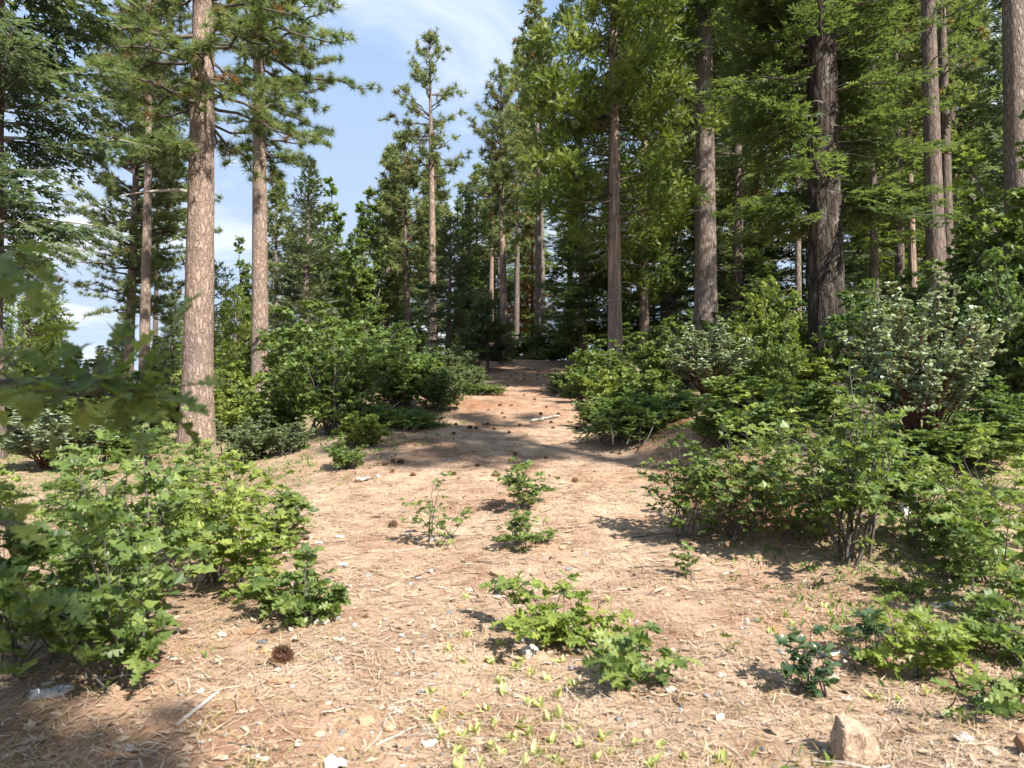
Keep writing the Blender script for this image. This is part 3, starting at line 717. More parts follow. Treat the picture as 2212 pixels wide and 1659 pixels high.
put_tree('pine_tree', pine(R_(45), 30, .38, above(2200, 19, -60), 3.0, .55, 3, TUFT_MID, .26, (-.002, 0), .05, True, .8, n=16), 2212, 19,
    'pale grey trunk cut by the right edge of the view', 'tree', 'grey_bark', 'pine_needle')
put_tree('fir_tree', fir(R_(46), above(1640, 30, 395), .2, .5, 2.6, .34, 7, DIAM3, .28, .13), 1640, 31,
    'dark bushy young fir between the sunlit grey trunk and the thick dark trunk', 'tree', 'far_bark', 'fir_needle')
put_tree('fir_tree', fir(R_(47), 17, .2, 5.0, 2.0, .42, 4, DIAM3, .28, .13, keep=.7, dead_z=np.arange(2, 6, .4)), 1893, 28,
    'thin fir with a pale patchy trunk right of the thick dark trunk', 'tree', 'grey_bark', 'fir_needle')
put_tree('pine_tree', pine(R_(48), 24, .21, 9, 2.2, .6, 4, TUFT_LO, .42, (-.01, 0), .05, False, .9), 1978, 34,
    'slim reddish trunk left of the close dark pair', 'tree', 'cedar_bark', 'pine_needle')
put_tree('fir_tree', fir(R_(49), 20, .2, 6.0, 2.2, .45, 4, DIAM3, .30, .15), 1948, 38,
    'thin far fir trunk left of the slim reddish one', 'tree', 'far_bark', 'fir_needle')
put_tree('fir_tree', fir(R_(50), 18, .14, 7.0, 1.6, .45, 4, DIAM3, .28, .14, keep=.7, dead_z=np.arange(2, 8, .4)), 1727, 27,
    'very thin pale trunk close on the left of the thick dark trunk', 'tree', 'grey_bark', 'fir_needle')
put_tree('cedar_tree', cedar(R_(51), 22, .24, 3.2, 3.0, .42, 5, FROND_LO, .40, (-.002, 0), .05), 1392, 32,
    'cedar with a brown trunk hidden behind the bright cedar, on its right', 'tree', 'cedar_bark', 'cedar_spray')
put_tree('pine_tree', pine(R_(52), 26, .27, 9, 2.2, .6, 4, TUFT_LO, .44, twigs=False), 1437, 40,
    'grey far trunk in the gap right of the bright cedar, left of two', 'tree', 'grey_bark', 'pine_needle_far')
put_tree('pine_tree', pine(R_(53), 26, .30, 9, 2.2, .6, 4, TUFT_LO, .44, twigs=False), 1453, 41,
    'grey far trunk in the gap right of the bright cedar, right of two', 'tree', 'grey_bark', 'pine_needle_far')
print('named trees', round(time.time() - T00, 1), NTRI)

# --- the far wood: copies of a few kinds
proto = []
for i, (kind, cat_leaf, parts) in enumerate([
        ('fir_tree', 'fir_needle', fir(R_(61), 20, .22, 3.0, 2.4, .5, 5, DIAM3, .40, .18)),
        ('fir_tree', 'fir_blue', fir(R_(62), 20, .2, 1.5, 2.2, .5, 5, DIAM3, .40, .18)),
        ('pine_tree', 'pine_needle_far', pine(R_(63), 20, .2, 8, 2.1, .55, 4, TUFT_LO, .46, twigs=False)),
        ('pine_tree', 'pine_needle_far', pine(R_(64), 20, .22, 5, 2.4, .55, 4, TUFT_LO, .46, twigs=False)),
        ('cedar_tree', 'cedar_spray', cedar(R_(65), 20, .24, 2.5, 2.3, .5, 5, FROND_LO, .45, dens=.7)),
        ('fir_tree', 'fir_needle', fir(R_(66), 20, .2, 7, 2.2, .5, 4, DIAM3, .40, .18, keep=.8, dead_z=np.arange(2, 7, .5)))]):
    proto.append([kind, cat_leaf, parts, None])
HIGH = ['pine_tree', 'pine_needle_far', pine(R_(67), 20, .2, 14.2, 2.1, .55, 3, TUFT_LO, .5, twigs=False), None]  # unseen pine, crown kept high and sparse so its shade lands on the path
SKX = [0, 130, 150, 235, 250, 390, 400, 530, 560, 640, 790, 840, 870, 1000, 1040, 1100, 1150, 2212]
SKY_ = [620, 640, 730, 735, 640, 640, 640, 600, 480, 420, 410, 350, 300, 330, 260, 220, 150, 0]
rg = R_(77)
far = []
tries = 0
while len(far) < 90 and tries < 5000:
    tries += 1
    px = rg.uniform(-150, 2420); d = rg.uniform(50, 100) if px < 1150 else rg.uniform(27, 85)
    if 820 < px < 1240 and d < 60: continue
    x = (px - 1106) / F * d
    if any((x - a) ** 2 + (d - b) ** 2 < 2.6 ** 2 for a, b, *_ in far): continue
    yt = np.interp(px, SKX, SKY_) + rg.uniform(0, 170)
    if px > 1230: yt = rg.uniform(-420, 330)
    H = zrow(yt, d) - gz(x, d)
    if H < 3: continue
    k = rg.choice([0, 1, 2, 3, 4, 5], p=[.26, .14, .2, .17, .1, .13]) if px > 600 else rg.choice([0, 1, 2, 3, 4], p=[.2, .2, .25, .25, .1])
    far.append((x, d, H, k))
# unseen trees added outside the frame to shade the path and lower left
off = [(12.0, -.6, 25, 9), (5.3, -5.8, 17, 3)]
for q in range(44):                                     # young firs and cedars between the trunks
    for _ in range(200):
        px = rg.uniform(1130, 2300) if q > 22 else rg.uniform(170, 1010); d = rg.uniform(48, 85) if px < 1150 else rg.uniform(29, 62)
        x = (px - 1106) / F * d
        if not any((x - a) ** 2 + (d - b) ** 2 < 1.8 ** 2 for a, b, *_ in far): break
    H = rg.uniform(4, 10.5)
    H = min(H, zrow(np.interp(px, SKX, SKY_) + rg.uniform(0, 60), d) - gz(x, d))
    if H > 2.5: far.append((x, d, H, rg.choice([6, 7, 8], p=[.5, .3, .2])))
far += [((px - 1106) / F * d, d, H, k) for px, d, H, k in ((1010, 58, 15, 0), (1060, 66, 17, 6), (1140, 69, 16, 0), (1235, 57, 17, 6), (930, 57, 13, 7), (870, 60, 16, 0), (60, 50, 6.5, 7), (110, 58, 7.5, 6), (165, 46, 5.2, 7), (215, 55, 5.8, 6))]
FARK = ['dark bushy fir', 'blue green fir', 'slim high crowned pine', 'full crowned pine', 'yellow green cedar', 'bare stemmed fir', 'young dark fir', 'young blue green fir', 'young green cedar']
SEG = [(-400, 'at the far left behind the blurred branch'), (235, 'behind the slim far left pines'), (440, 'between the two biggest pines'), (585, 'behind the left path bushes'),
       (860, 'near the highest spindly pine'), (1030, 'around the end of the path'), (1215, 'behind the bright cedar'), (1540, 'between sunlit grey and thick dark trunks'), (1800, 'between thick dark trunk and dark pair'), (2060, 'right of the close dark pair')]
far.sort(key=lambda q: (q[0] / q[1]))
cnt = {}
fl = []
for x, y, H, k in far:
    px = 1106 + x / y * F; sg = [b for a, b in SEG if px >= a][-1]; cnt[k, sg] = cnt.get((k, sg), 0) + 1; fl.append((k, sg, cnt[k, sg]))
ORD = ['leftmost', 'second from left', 'third from left', 'fourth from left', 'fifth from left', 'sixth from left', 'seventh from left', 'eighth from left', 'ninth from left', 'tenth from left', 'eleventh from left', 'twelfth from left']
for i, (x, y, H, k) in enumerate(far + off):
    kk = k; k = {6: 0, 7: 1, 8: 4}.get(k, k)
    pr = HIGH if k == 9 else proto[k]; kind, leaf, parts, t0 = pr
    sc_ = H / 20; w = sc_ * (.95 + .5 * rg.random()) if i < len(far) else sc_ * .6
    if kk > 5: w = sc_ * rg.uniform(1.5, 2.1)
    w = min(max(w, .45), 1.6)
    if i < len(far):
        q, sg, c = fl[i]; lab = 'far ' + FARK[kk] + ' ' + sg + (', ' + ORD[c - 1] if cnt[kk, sg] > 1 else ''); grp = FARK[kk] + 's in the far wood'
    else: lab, grp = 'tall tree just outside the view on the sunny right side', 'shade trees added outside the view on the right'
    if len(lab.split()) > 16: print('LONG', lab)
    if t0 is None:
        t = put_tree(kind, parts, 1106, 50, lab, 'tree', 'far_bark', leaf, 0, grp)
        pr[3] = t; t.location = (x, y, gz(x, y)); t.scale = (w, w, sc_); t.rotation_euler = (0, 0, rg.uniform(0, 6.28))
    else:
        copy_tree(t0, (x, y, gz(x, y)), rg.uniform(0, 6.28), (w, w, sc_), lab, grp)
print('far wood', round(time.time() - T00, 1), NTRI)

# ------------------------------------------------------------------ shrubs and saplings
def shrub(rng, H, Wd, nstem, ntwig, nleaf, L, base=.06, stemr=.012, lean=(0, 0), low=.3, twl=.3, upl=.3, tall=0, flat=.8, droop=.25, turn=.5):
    st = MB(); O, D, N = [], [], []
    for s in range(nstem):
        a = rng.uniform(0, 2 * PI) if s or not tall else 0
        rr = Wd * .5 * math.sqrt(rng.random()) * (.9 if s or not tall else .1)
        hh = H * rng.uniform(.5, 1.0) * (1 - .35 * (rr / (Wd * .5 + 1e-6)) ** 2)
        if s == 0: hh = H; rr *= .4
        e = np.array([rr * math.cos(a) + lean[0] * hh, rr * math.sin(a) + lean[1] * hh, hh])
        b = np.array([rng.normal(0, base), rng.normal(0, base), -.04])
        t = np.linspace(0, 1, 6)[:, None]
        q = b * (1 - t) + e * t; q[:, 2] += (.12 * hh) * np.sin(t[:, 0] * PI) * .6; q[1:] += rng.normal(0, .02 * H, (5, 3)) * [1, 1, .5]
        tube(st, q, np.linspace(stemr * (.55 + .7 * hh / H), stemr * .22, 6), 5)
        tt = rng.uniform(low, 1, ntwig); tt[0] = 1
        bp_, bd = along(q, tt)
        for i in range(ntwig):
            ang = rng.uniform(0, 2 * PI); l = twl * H * rng.uniform(.35, 1) * (1.25 - tt[i]) if i else twl * H * .12
            l = max(l, .03)
            dr = nrm(np.array([math.cos(ang), math.sin(ang), upl + rng.normal(0, .25)]) + bd[i] * .5)
            w = np.array([bp_[i], bp_[i] + dr * l * .5 + [0, 0, .02 * l], bp_[i] + dr * l])
            tube(st, w, [stemr * .28, stemr * .22, stemr * .14], 3)
            m = max(2, int(nleaf * rng.uniform(.6, 1.4)))
            u = np.where(rng.random(m) < .6, 1.0, rng.uniform(.35, 1, m))
            o = bp_[i] + (w[2] - bp_[i]) * u[:, None]
            az = rng.uniform(0, 2 * PI, m)
            d = nrm(np.stack([np.cos(az), np.sin(az), rng.normal(-droop * .4, droop, m)], -1) + dr * .55)
            O.append(o); D.append(d); N.append(UP + turn * np.array(SV) + rng.normal(0, flat, (m, 3)))
    O = np.concatenate(O); D = np.concatenate(D); N = np.concatenate(N)
    s = L * rng.uniform(.6, 1.15, len(O))
    k = O[:, 2] > .02
    return st, O[k], D[k], N[k], s[k]

LEAFM = {}
def leaf_meshes(matn, tpls):
    if matn not in LEAFM:
        L = []
        for tv, tf in tpls:
            mb = MB(); mb.add(tv, tf, 0, .5, True); L.append(mesh_of('leaf', mb, M[matn]))
        LEAFM[matn] = L
    return LEAFM[matn]
def sapling(name, label, cat, px, py=None, d=None, seed=0, mat='oak_leaf', tpls=OAKS, stem='oak_stem', limit=300, loc=None, group=None, rest='oak_foliage', **kw):
    """a small plant whose leaves can be told apart: every leaf is an object"""
    rng = R_(seed)
    if loc is None: loc = ground_at(px, py) if d is None else at(px, d)
    t = thing(name, label, cat, loc, 0, group)
    st, O, D, N, s = shrub(rng, **kw)
    # keep leaves above the ground
    gzv = ground_h(O[:, 0] + loc[0], O[:, 1] + loc[1]) - loc[2]
    O[:, 2] = np.maximum(O[:, 2], gzv + .03)
    st.build('stem', M[stem], t)
    order = np.argsort(O[:, 1]) if len(O) > limit else np.arange(len(O))
    ms = leaf_meshes(mat, tpls)
    D = nrm(D); X = nrm(np.cross(D, N)); Z = np.cross(X, D)
    for i in order[:limit]:
        o = bpy.data.objects.new('leaf', ms[i % len(ms)]); COL.objects.link(o); o.parent = t
        k = s[i]
        o.matrix_basis = Matrix(((X[i][0] * k, D[i][0] * k, Z[i][0] * k, O[i][0]), (X[i][1] * k, D[i][1] * k, Z[i][1] * k, O[i][1]), (X[i][2] * k, D[i][2] * k, Z[i][2] * k, O[i][2]), (0, 0, 0, 1)))
    r = order[limit:]
    if len(r):
        mb = MB(); scatter(mb, *OAK6, O[r], D[r], N[r], s[r], 0, rng.random(len(r)))
        mb.build('foliage', M[rest], t, 'stuff')
    return t
OAK6 = fan([(0, 0, 0), (.22, .22, .03), (.13, .36, .0), (.36, .58, .04), (.14, .74, -.04), (0, 1, -.12), (-.14, .74, -.04), (-.36, .58, .04), (-.13, .36, 0), (-.22, .22, .03)], (0, .45, -.02))
OAK6 = (OAK6[0][1:], np.array([(0, 1, 9), (9, 1, 2), (9, 2, 8), (8, 2, 3), (8, 3, 7), (7, 3, 4), (7, 4, 6), (6, 4, 5)]))
PROTO = {}
BUSH_KINDS = {   # name: (leaf, stem material, number of variants, shape)
    'big': (OAK6, 'oak_stem', 3, dict(H=2.0, Wd=2.6, nstem=26, ntwig=26, nleaf=11, L=.125, base=.22, stemr=.020, low=.08, twl=.30)),
    'low': (OAK6, 'oak_stem', 3, dict(H=.9, Wd=1.6, nstem=20, ntwig=18, nleaf=10, L=.10, base=.18, stemr=.010, low=.08, twl=.34)),
    'tree': (OAK6, 'oak_stem', 2, dict(H=10.0, Wd=5.0, nstem=14, ntwig=40, nleaf=11, L=.34, base=.15, stemr=.10, low=.25, twl=.15)),
    'grey': (OVAL, 'oak_stem', 1, dict(H=.9, Wd=1.6, nstem=24, ntwig=22, nleaf=13, L=.062, base=.2, low=.08, twl=.32)),
    'fine': (DIAM, 'oak_stem', 1, dict(H=.9, Wd=1.6, nstem=46, ntwig=18, nleaf=12, L=.095, base=.4, low=.05, twl=.42, flat=1)),
    'manz': (ROUND, 'red_stem', 1, dict(H=2.2, Wd=2.3, nstem=46, ntwig=36, nleaf=12, L=.060, base=.07, stemr=.016, low=.40, twl=.17, flat=.9, upl=.5, turn=1.1)),
}
def bush(name, label, px, d, kind, var, H, Wd, mat, cat='bush', group=None, loc=None, rz=None):
    tpl, stem, nv, shp = BUSH_KINDS[kind]
    var = var % nv
    if (kind, var) not in PROTO:
        rng = R_(700 + var * 17 + len(kind) * 3 + ord(kind[0]))
        st, O, D, N, ls = shrub(rng, **{'turn': 0, **shp})
        mb = MB()
        c = rng.random(len(O)) * .6 + .4 * (np.sin(O[:, 0] * 5 / shp['Wd']) * np.sin(O[:, 1] * 9 / shp['Wd'] + 1) * np.sin(O[:, 2] * 9 / shp['H']) * .5 + .5)
        scatter(mb, *tpl, O, D, N, ls, 0, c)
        PROTO[kind, var] = (mesh_of('stems', st, M[stem]), mesh_of('foliage', mb, M[mat]))
        c_ = sum(len(q) for q in mb.f) + sum(len(q) for q in st.f); NTRI[0] += c_; print('  bush', kind, c_ // 1000)
    if loc is None: loc = at(px, d)
    rng = R_(int(px * 7 + d * 13))
    t = thing(name, label, cat, loc, (0 if kind == 'manz' else rng.uniform(0, 6.28)) if rz is None else rz, group)
    if len(label.split()) > 16: print('LONG', label)
    a, b = H / shp['H'], Wd / shp['Wd']
    for nm, me in zip(('stems', 'foliage'), PROTO[kind, var]):
        o = link(nm, me, t, 'stuff' if nm == 'foliage' else None); o.scale = (b, b, a)
        if nm == 'foliage': o.material_slots[0].link = 'OBJECT'; o.material_slots[0].material = M[mat]
    return t

# --- bushes left of the path
OB, GS, FS, MZ = 'oak_bush', 'grey_shrub', 'feathery_shrub', 'manzanita_bush'
for a in [
    (OB, 'big leafy oak bush in full sun on the left edge of the path', 725, 15.2, 'big', 0, 2.55, 2.9, 'oak_foliage'),
    (OB, 'leafy oak bush left of the big sunlit one and beneath the second big pine', 600, 17.0, 'big', 1, 1.9, 2.6, 'oak_foliage'),
    (OB, 'low oak bush in front of the nearest thick pine trunk, on its right', 535, 21.5, 'low', 0, 1.7, 2.6, 'oak_foliage_light'),
    (GS, 'rounded grey green shrub at the foot of the leafy bushes left of the path', 545, 13.8, 'grey', 0, 1.0, 1.9, 'shrub_grey'),
    (GS, 'smaller grey green shrub right of the rounded grey green one', 630, 13.6, 'grey', 1, .65, 1.3, 'shrub_grey'),
    (OB, 'dark oak bush in shade right of the big sunlit bush by the path', 865, 17.5, 'big', 2, 2.0, 2.5, 'oak_foliage'),
    (OB, 'dark low oak bush reaching out to the path edge, furthest right on the left bank', 950, 17.2, 'low', 1, 1.25, 1.7, 'oak_foliage_dark'),
    (OB, 'dark oak bush behind the shaded one left of the path', 890, 23, 'big', 1, 1.6, 2.6, 'oak_foliage_dark'),
    (GS, 'dull grey shrub at the foot of the spindly pine near the path end', 985, 27, 'grey', 0, 1.4, 2.4, 'shrub_grey'),
    (OB, 'small bright yellow green oak bush at the front of the left bushes', 785, 13.0, 'low', 2, .65, 1.3, 'oak_foliage_light'),
    (OB, 'low green oak shrub standing alone in front of the left bushes', 748, 11.2, 'low', 0, .55, .78, 'oak_foliage'),
    (FS, 'low feathery green shrub under the dark bushes by the left path edge', 900, 14.4, 'fine', 0, .45, 1.3, 'shrub_fine'),
    (FS, 'low feathery green strip between the dark bushes and the yellow green one', 830, 15.0, 'fine', 1, .5, 1.5, 'shrub_fine'),
    (OB, 'oak bush left of the nearest thick pine, behind the near saplings', 325, 25, 'big', 0, 2.3, 3.6, 'oak_foliage'),
    (OB, 'broad oak bush at far left behind the blurred branch', 150, 19, 'big', 2, 2.2, 4.0, 'oak_foliage'),
    (OB, 'oak bush at the far left edge, behind the manzanita thicket', 10, 20, 'big', 1, 2.3, 3.6, 'oak_foliage'),
    (MZ, 'low dull manzanita thicket at the far left edge of the clearing', 110, 14.5, 'manz', 0, 1.3, 2.8, 'manzanita_leaf'),
    (OB, 'low oak bush at the back of the left clearing beside the thick pine', 270, 16, 'low', 1, .95, 2.2, 'oak_foliage'),
    (OB, 'tall oak thicket behind the leafy bushes, under the sparse pale fir', 690, 22, 'big', 0, 3.4, 4.4, 'oak_foliage'),
    (OB, 'shaded thicket under the far pines left of the spindly pine', 800, 27, 'big', 2, 2.9, 4.4, 'oak_foliage_dark'),
    (OB, 'sunny thicket filling the gap between the two biggest pine trunks', 480, 26, 'big', 1, 3.0, 4.2, 'oak_foliage_light'),
    (OB, 'tall green brush far left behind the broad oak bush', 120, 33, 'big', 1, 3.6, 6.0, 'oak_foliage'),
    (OB, 'green thicket behind the slim pines at far left', 240, 30, 'big', 0, 2.6, 5.0, 'oak_foliage'),
    (OB, 'far thicket on the left, right of the nearest thick pine', 560, 34, 'big', 2, 3.6, 5.0, 'oak_foliage'),
    (OB, 'dim thicket under the highest pine beside the path end', 880, 40, 'big', 1, 2.2, 4.0, 'oak_foliage_dark'),
    (FS, 'tuft of feathery green growth on the path edge beside the dark low bush', 1045, 20.5, 'fine', 0, .35, 1.5, 'shrub_fine'),
    (FS, 'low scrub across the crest of the path, left clump', 1062, 37, 'fine', 0, .55, 2.0, 'shrub_fine'),
    (OB, 'low scrub across the crest of the path, right clump', 1195, 36, 'low', 1, .7, 2.2, 'oak_foliage_dark'),
    (FS, 'thin low scrub in the middle of the far path', 1135, 48, 'fine', 0, .4, 2.6, 'shrub_grey'),
    (OB, 'small dark shrub by the trunk at the left of the path crest', 1090, 44, 'low', 0, .8, 1.8, 'oak_foliage_dark'),
    (OB, 'low dark shrub on the left edge of the upper path', 1015, 24, 'low', 2, .7, 1.6, 'oak_foliage_dark'),
    # --- right of the path
    (OB, 'leafy oak bush at the foot of the reddish cedar trunk', 1300, 20.5, 'big', 0, 1.8, 2.6, 'oak_foliage'),
    (OB, 'oak bush right of the cedar trunk in half shade', 1425, 18.5, 'big', 1, 1.9, 2.4, 'oak_foliage'),
    (OB, 'bright oak bush on the right edge of the path, left of the cedar trunk', 1262, 18.5, 'low', 0, 1.2, 1.8, 'oak_foliage'),
    (OB, 'pale low bush spilling on to the far right side of the path', 1220, 22, 'low', 1, .85, 1.7, 'shrub_grey'),
    (FS, 'wide low feathery green shrub along the top of the red bank', 1365, 12.5, 'fine', 0, .85, 1.9, 'shrub_fine'),
    (FS, 'smaller feathery green shrub at the left end of the red bank', 1295, 14.3, 'low', 1, .75, 1.5, 'oak_foliage'),
    (OB, 'oak bush behind the feathery shrubs on the red bank', 1390, 14.5, 'low', 2, 1.05, 1.7, 'oak_foliage'),
    (OB, 'oak bush right of the feathery shrubs, above the bleached branches', 1445, 12.6, 'low', 0, .7, 1.6, 'oak_foliage_dark'),
    (MZ, 'pale rounded manzanita bush in front of the sunlit grey trunk', 1530, 15.2, 'manz', 1, 1.75, 2.5, 'manzanita_leaf'),
    (OB, 'yellow green upright oak bush between the sunlit grey trunk and the thick dark trunk', 1665, 17.5, 'big', 2, 2.9, 2.2, 'oak_foliage_light'),
    (OB, 'green oak bush right of the pale rounded manzanita', 1680, 13.2, 'big', 0, 1.5, 1.3, 'oak_foliage'),
    (OB, 'dim oak bush behind the pale rounded manzanita', 1470, 21, 'big', 1, 2.1, 2.6, 'oak_foliage'),
    (MZ, 'large silver green manzanita with red twisted stems standing on the right', 1985, 9.0, 'manz', 0, 2.3, 2.25, 'manzanita_leaf'),
    (OB, 'dark oak thicket filling the right edge behind the silver manzanita', 2210, 11.5, 'big', 2, 3.2, 2.6, 'oak_foliage_dark'),
    (OB, 'dark tall bush behind the silver manzanita, left side', 1890, 14.5, 'big', 0, 2.6, 2.6, 'oak_foliage_dark'),
    (OB, 'dark tall bush behind the silver manzanita, right side', 2090, 15, 'big', 1, 3.8, 3.6, 'oak_foliage_dark'),
    (OB, 'thicket under the firs right of the cedar', 1560, 27, 'big', 2, 2.8, 4.8, 'oak_foliage_dark'),
    (OB, 'thicket under the firs behind the thick dark trunk', 1800, 25, 'big', 0, 3.0, 5.2, 'oak_foliage_dark'),
    (OB, 'thicket behind the close dark pair of trunks', 2020, 27, 'big', 1, 3.6, 5.2, 'oak_foliage_dark'),
    (OB, 'low leafy growth at the foot of the thick dark trunk', 1745, 11.3, 'low', 1, .85, 1.8, 'oak_foliage'),
    (OB, 'low green growth below the silver manzanita, left side', 1860, 8.6, 'low', 2, .6, 1.5, 'oak_foliage_dark'),
    (OB, 'low green growth in the shade at the right edge, below the dark thicket', 2180, 9.2, 'low', 0, .7, 1.8, 'oak_foliage_dark'),
    (OB, 'dim thicket beyond the end of the path, left part', 1020, 50, 'big', 0, 3.0, 5.0, 'oak_foliage_dark'),
    (OB, 'dim thicket beyond the end of the path, middle part', 1105, 53, 'big', 1, 2.6, 5.0, 'oak_foliage_dark'),
    (OB, 'dim thicket beyond the end of the path, right part', 1200, 49, 'big', 2, 3.0, 5.0, 'oak_foliage_dark'),
    (OB, 'low oak growth on the bank behind the right hand saplings, left clump', 1560, 10.6, 'low', 2, .75, 1.9, 'oak_foliage'),
    (OB, 'low oak growth on the bank behind the right hand saplings, right clump', 1650, 10.2, 'low', 0, .8, 1.8, 'oak_foliage'),
    (OB, 'low oak growth in front of the pale rounded manzanita', 1600, 13.2, 'low', 1, .7, 2.2, 'oak_foliage'),
    (OB, 'yellowish low growth between the thick dark trunk and the green oak bush', 1730, 14.8, 'low', 2, 1.2, 2.2, 'oak_foliage_light'),
    (OB, 'low green growth below the silver manzanita, right side', 2080, 8.3, 'low', 1, .55, 1.7, 'oak_foliage'),
    (OB, 'low shaded growth right of the silver manzanita stems', 2120, 10.5, 'low', 0, .9, 2.0, 'oak_foliage_dark'),
    (OB, 'low leafy growth under the tall forked sapling', 1900, 7.3, 'low', 1, .45, 1.5, 'oak_foliage'),
    (OB, 'bushy oak growth left of the thick dark trunk foot', 1590, 19, 'big', 0, 1.9, 2.8, 'oak_foliage'),
    (OB, 'pale oak bush at the foot of the cedar in front of the leafy one', 1330, 16.5, 'low', 2, 1.1, 1.8, 'oak_foliage_light'),
    (GS, 'grey green shrub under the dark bush at the left path edge', 1000, 21.5, 'grey', 0, .9, 1.8, 'shrub_grey'),
    (OB, 'far thicket right of the path end, behind the cedar trunk', 1330, 33, 'big', 2, 2.6, 5.0, 'oak_foliage_dark'),
]: bush(*a)
bush('oak_tree', 'round headed far oak with airy crown right of the sparse pale fir', 720, 45, 'tree', 0, above(720, 45, 395), 5.5, 'oak_foliage', 'tree')
bush('oak_tree', 'second airy far oak close right of the round headed one', 780, 49, 'tree', 1, above(780, 49, 420), 5, 'oak_foliage', 'tree')
bush('oak_tree', 'far oak with leaves showing left of the second big pine trunk', 518, 48, 'tree', 0, above(518, 48, 525), 4, 'oak_foliage', 'tree')
bush('oak_tree', 'slender oak with light leaves overhanging the upper right edge', 2235, 13.5, 'tree', 1, 6.3, 3.0, 'oak_foliage', 'tree')
print('bushes', round(time.time() - T00, 1), NTRI)

# --- saplings whose leaves one can tell apart
K = dict(H=.62, Wd=.62, nstem=5, ntwig=7, nleaf=6, L=.085, base=.07, stemr=.006, twl=.40, upl=.12, low=.12)
def kw(**a): q = dict(K); q.update(a); return q
sapling('oak_sapling', 'slender open oak sapling left of centre on the path, furthest of the left pair', 'sapling', 952, 1180, seed=201, **kw(H=.75, Wd=.95, nstem=6, ntwig=7, nleaf=4, L=.085, tall=1))
sapling('oak_sapling', 'dense upright oak sapling in the middle of the path, furthest from the viewer', 'sapling', 1125, 1100, seed=202, **kw(H=.58, Wd=.95, nstem=12, ntwig=9, nleaf=6, L=.08))
sapling('oak_sapling', 'low spreading oak sapling in the middle, just in front of the dense upright one', 'sapling', 1125, 1180, seed=203, **kw(H=.34, Wd=.72, nstem=9, ntwig=7, nleaf=6, L=.08))
sapling('oak_sapling', 'bright wide oak sapling in the foreground beside the brown board', 'sapling', 1190, 1370, seed=204, mat='oak_leaf_light', **kw(H=.36, Wd=1.3, nstem=13, ntwig=7, nleaf=5, L=.10))
sapling('oak_sapling', 'broad leaved oak seedling nearest to the middle foreground, with big lobed leaves', 'sapling', 1352, 1475, seed=205, **kw(H=.33, Wd=.68, nstem=7, ntwig=5, nleaf=4, L=.125))
sapling('oak_sapling', 'tiny leaning oak sprig low in front of the bright wide sapling', 'sapling', 1225, 1395, seed=206, mat='oak_leaf_light', **kw(H=.2, Wd=.36, nstem=4, ntwig=4, nleaf=6, L=.085))
# left foreground
sapling('oak_sapling', 'nearest oak sapling at lower left with dark forked stems and shaded leaves', 'sapling', 245, 1475, seed=210, limit=290, **kw(H=0.92, Wd=1.44, nstem=11, ntwig=9, nleaf=6, L=0.126, stemr=0.0074, low=0.17, twl=.3))
sapling('oak_sapling', 'oak sapling spreading out of the lower left edge', 'sapling', 30, 1450, seed=211, limit=250, **kw(H=0.8, Wd=1.12, nstem=9, ntwig=8, nleaf=6, L=0.126, low=0.17))
sapling('oak_sapling', 'tall oak sapling at left with straight dark stem and sunlit top', 'sapling', 312, 1345, seed=212, limit=300, **kw(H=1.55, Wd=1.25, nstem=11, ntwig=11, nleaf=6, L=0.120, stemr=0.0099, low=0.23, twl=.3, tall=1))
sapling('oak_sapling', 'bushy bright oak sapling between the tall one and the path', 'sapling', 470, 1260, seed=213, limit=300, mat='oak_leaf_light', rest='oak_foliage_light', **kw(H=1.2, Wd=1.44, nstem=13, ntwig=11, nleaf=6, L=0.108, stemr=0.0074, low=0.15))
sapling('oak_sapling', 'small leaning oak sapling beside a white scrap, right end of the left group', 'sapling', 665, 1335, seed=214, limit=300, lean=(-.2, 0), **kw(H=.46, Wd=0.90, nstem=10, ntwig=8, nleaf=6, L=0.108))
sapling('oak_sapling', 'dense oak sapling behind the left group, at the edge of the bare ground', 'sapling', 610, 1185, seed=215, limit=300, **kw(H=.78, Wd=1.00, nstem=12, ntwig=10, nleaf=6, L=0.102))
sapling('oak_sapling', 'pale oak sapling further back left, in front of the grey shrubs', 'sapling', 500, 1110, seed=216, limit=300, mat='oak_leaf_light', rest='oak_foliage_light', **kw(H=.75, Wd=1.50, nstem=11, ntwig=9, nleaf=6, L=0.108))
sapling('oak_sapling', 'slim oak sapling behind the tall one at left', 'sapling', 165, 1190, seed=217, limit=200, **kw(H=1.25, Wd=0.88, nstem=9, ntwig=8, nleaf=6, L=0.114, low=0.20))
sapling('oak_sapling', 'thin oak sapling at left behind the bushy bright one', 'sapling', 395, 1130, seed=218, limit=250, **kw(H=1.45, Wd=1.12, nstem=10, ntwig=9, nleaf=6, L=0.108, low=0.17))
sapling('oak_sapling', 'small yellow green sapling at the far left edge of the clearing', 'sapling', 20, 1110, seed=219, limit=200, mat='oak_leaf_light', **kw(H=.65, Wd=0.63, nstem=9, ntwig=7, nleaf=6, L=0.096))
sapling('oak_sapling', 'light oak sapling joining the left clump to the small leaning one', 'sapling', 545, 1285, seed=251, limit=300, mat='oak_leaf_light', rest='oak_foliage_light', **kw(H=.75, Wd=1.0, nstem=10, ntwig=9, nleaf=6, L=.105, low=.12))
sapling('oak_sapling', 'oak sapling at the back of the left clump beside the bushy bright one', 'sapling', 430, 1200, seed=252, limit=300, **kw(H=1.1, Wd=1.1, nstem=10, ntwig=10, nleaf=6, L=.11, low=.15))
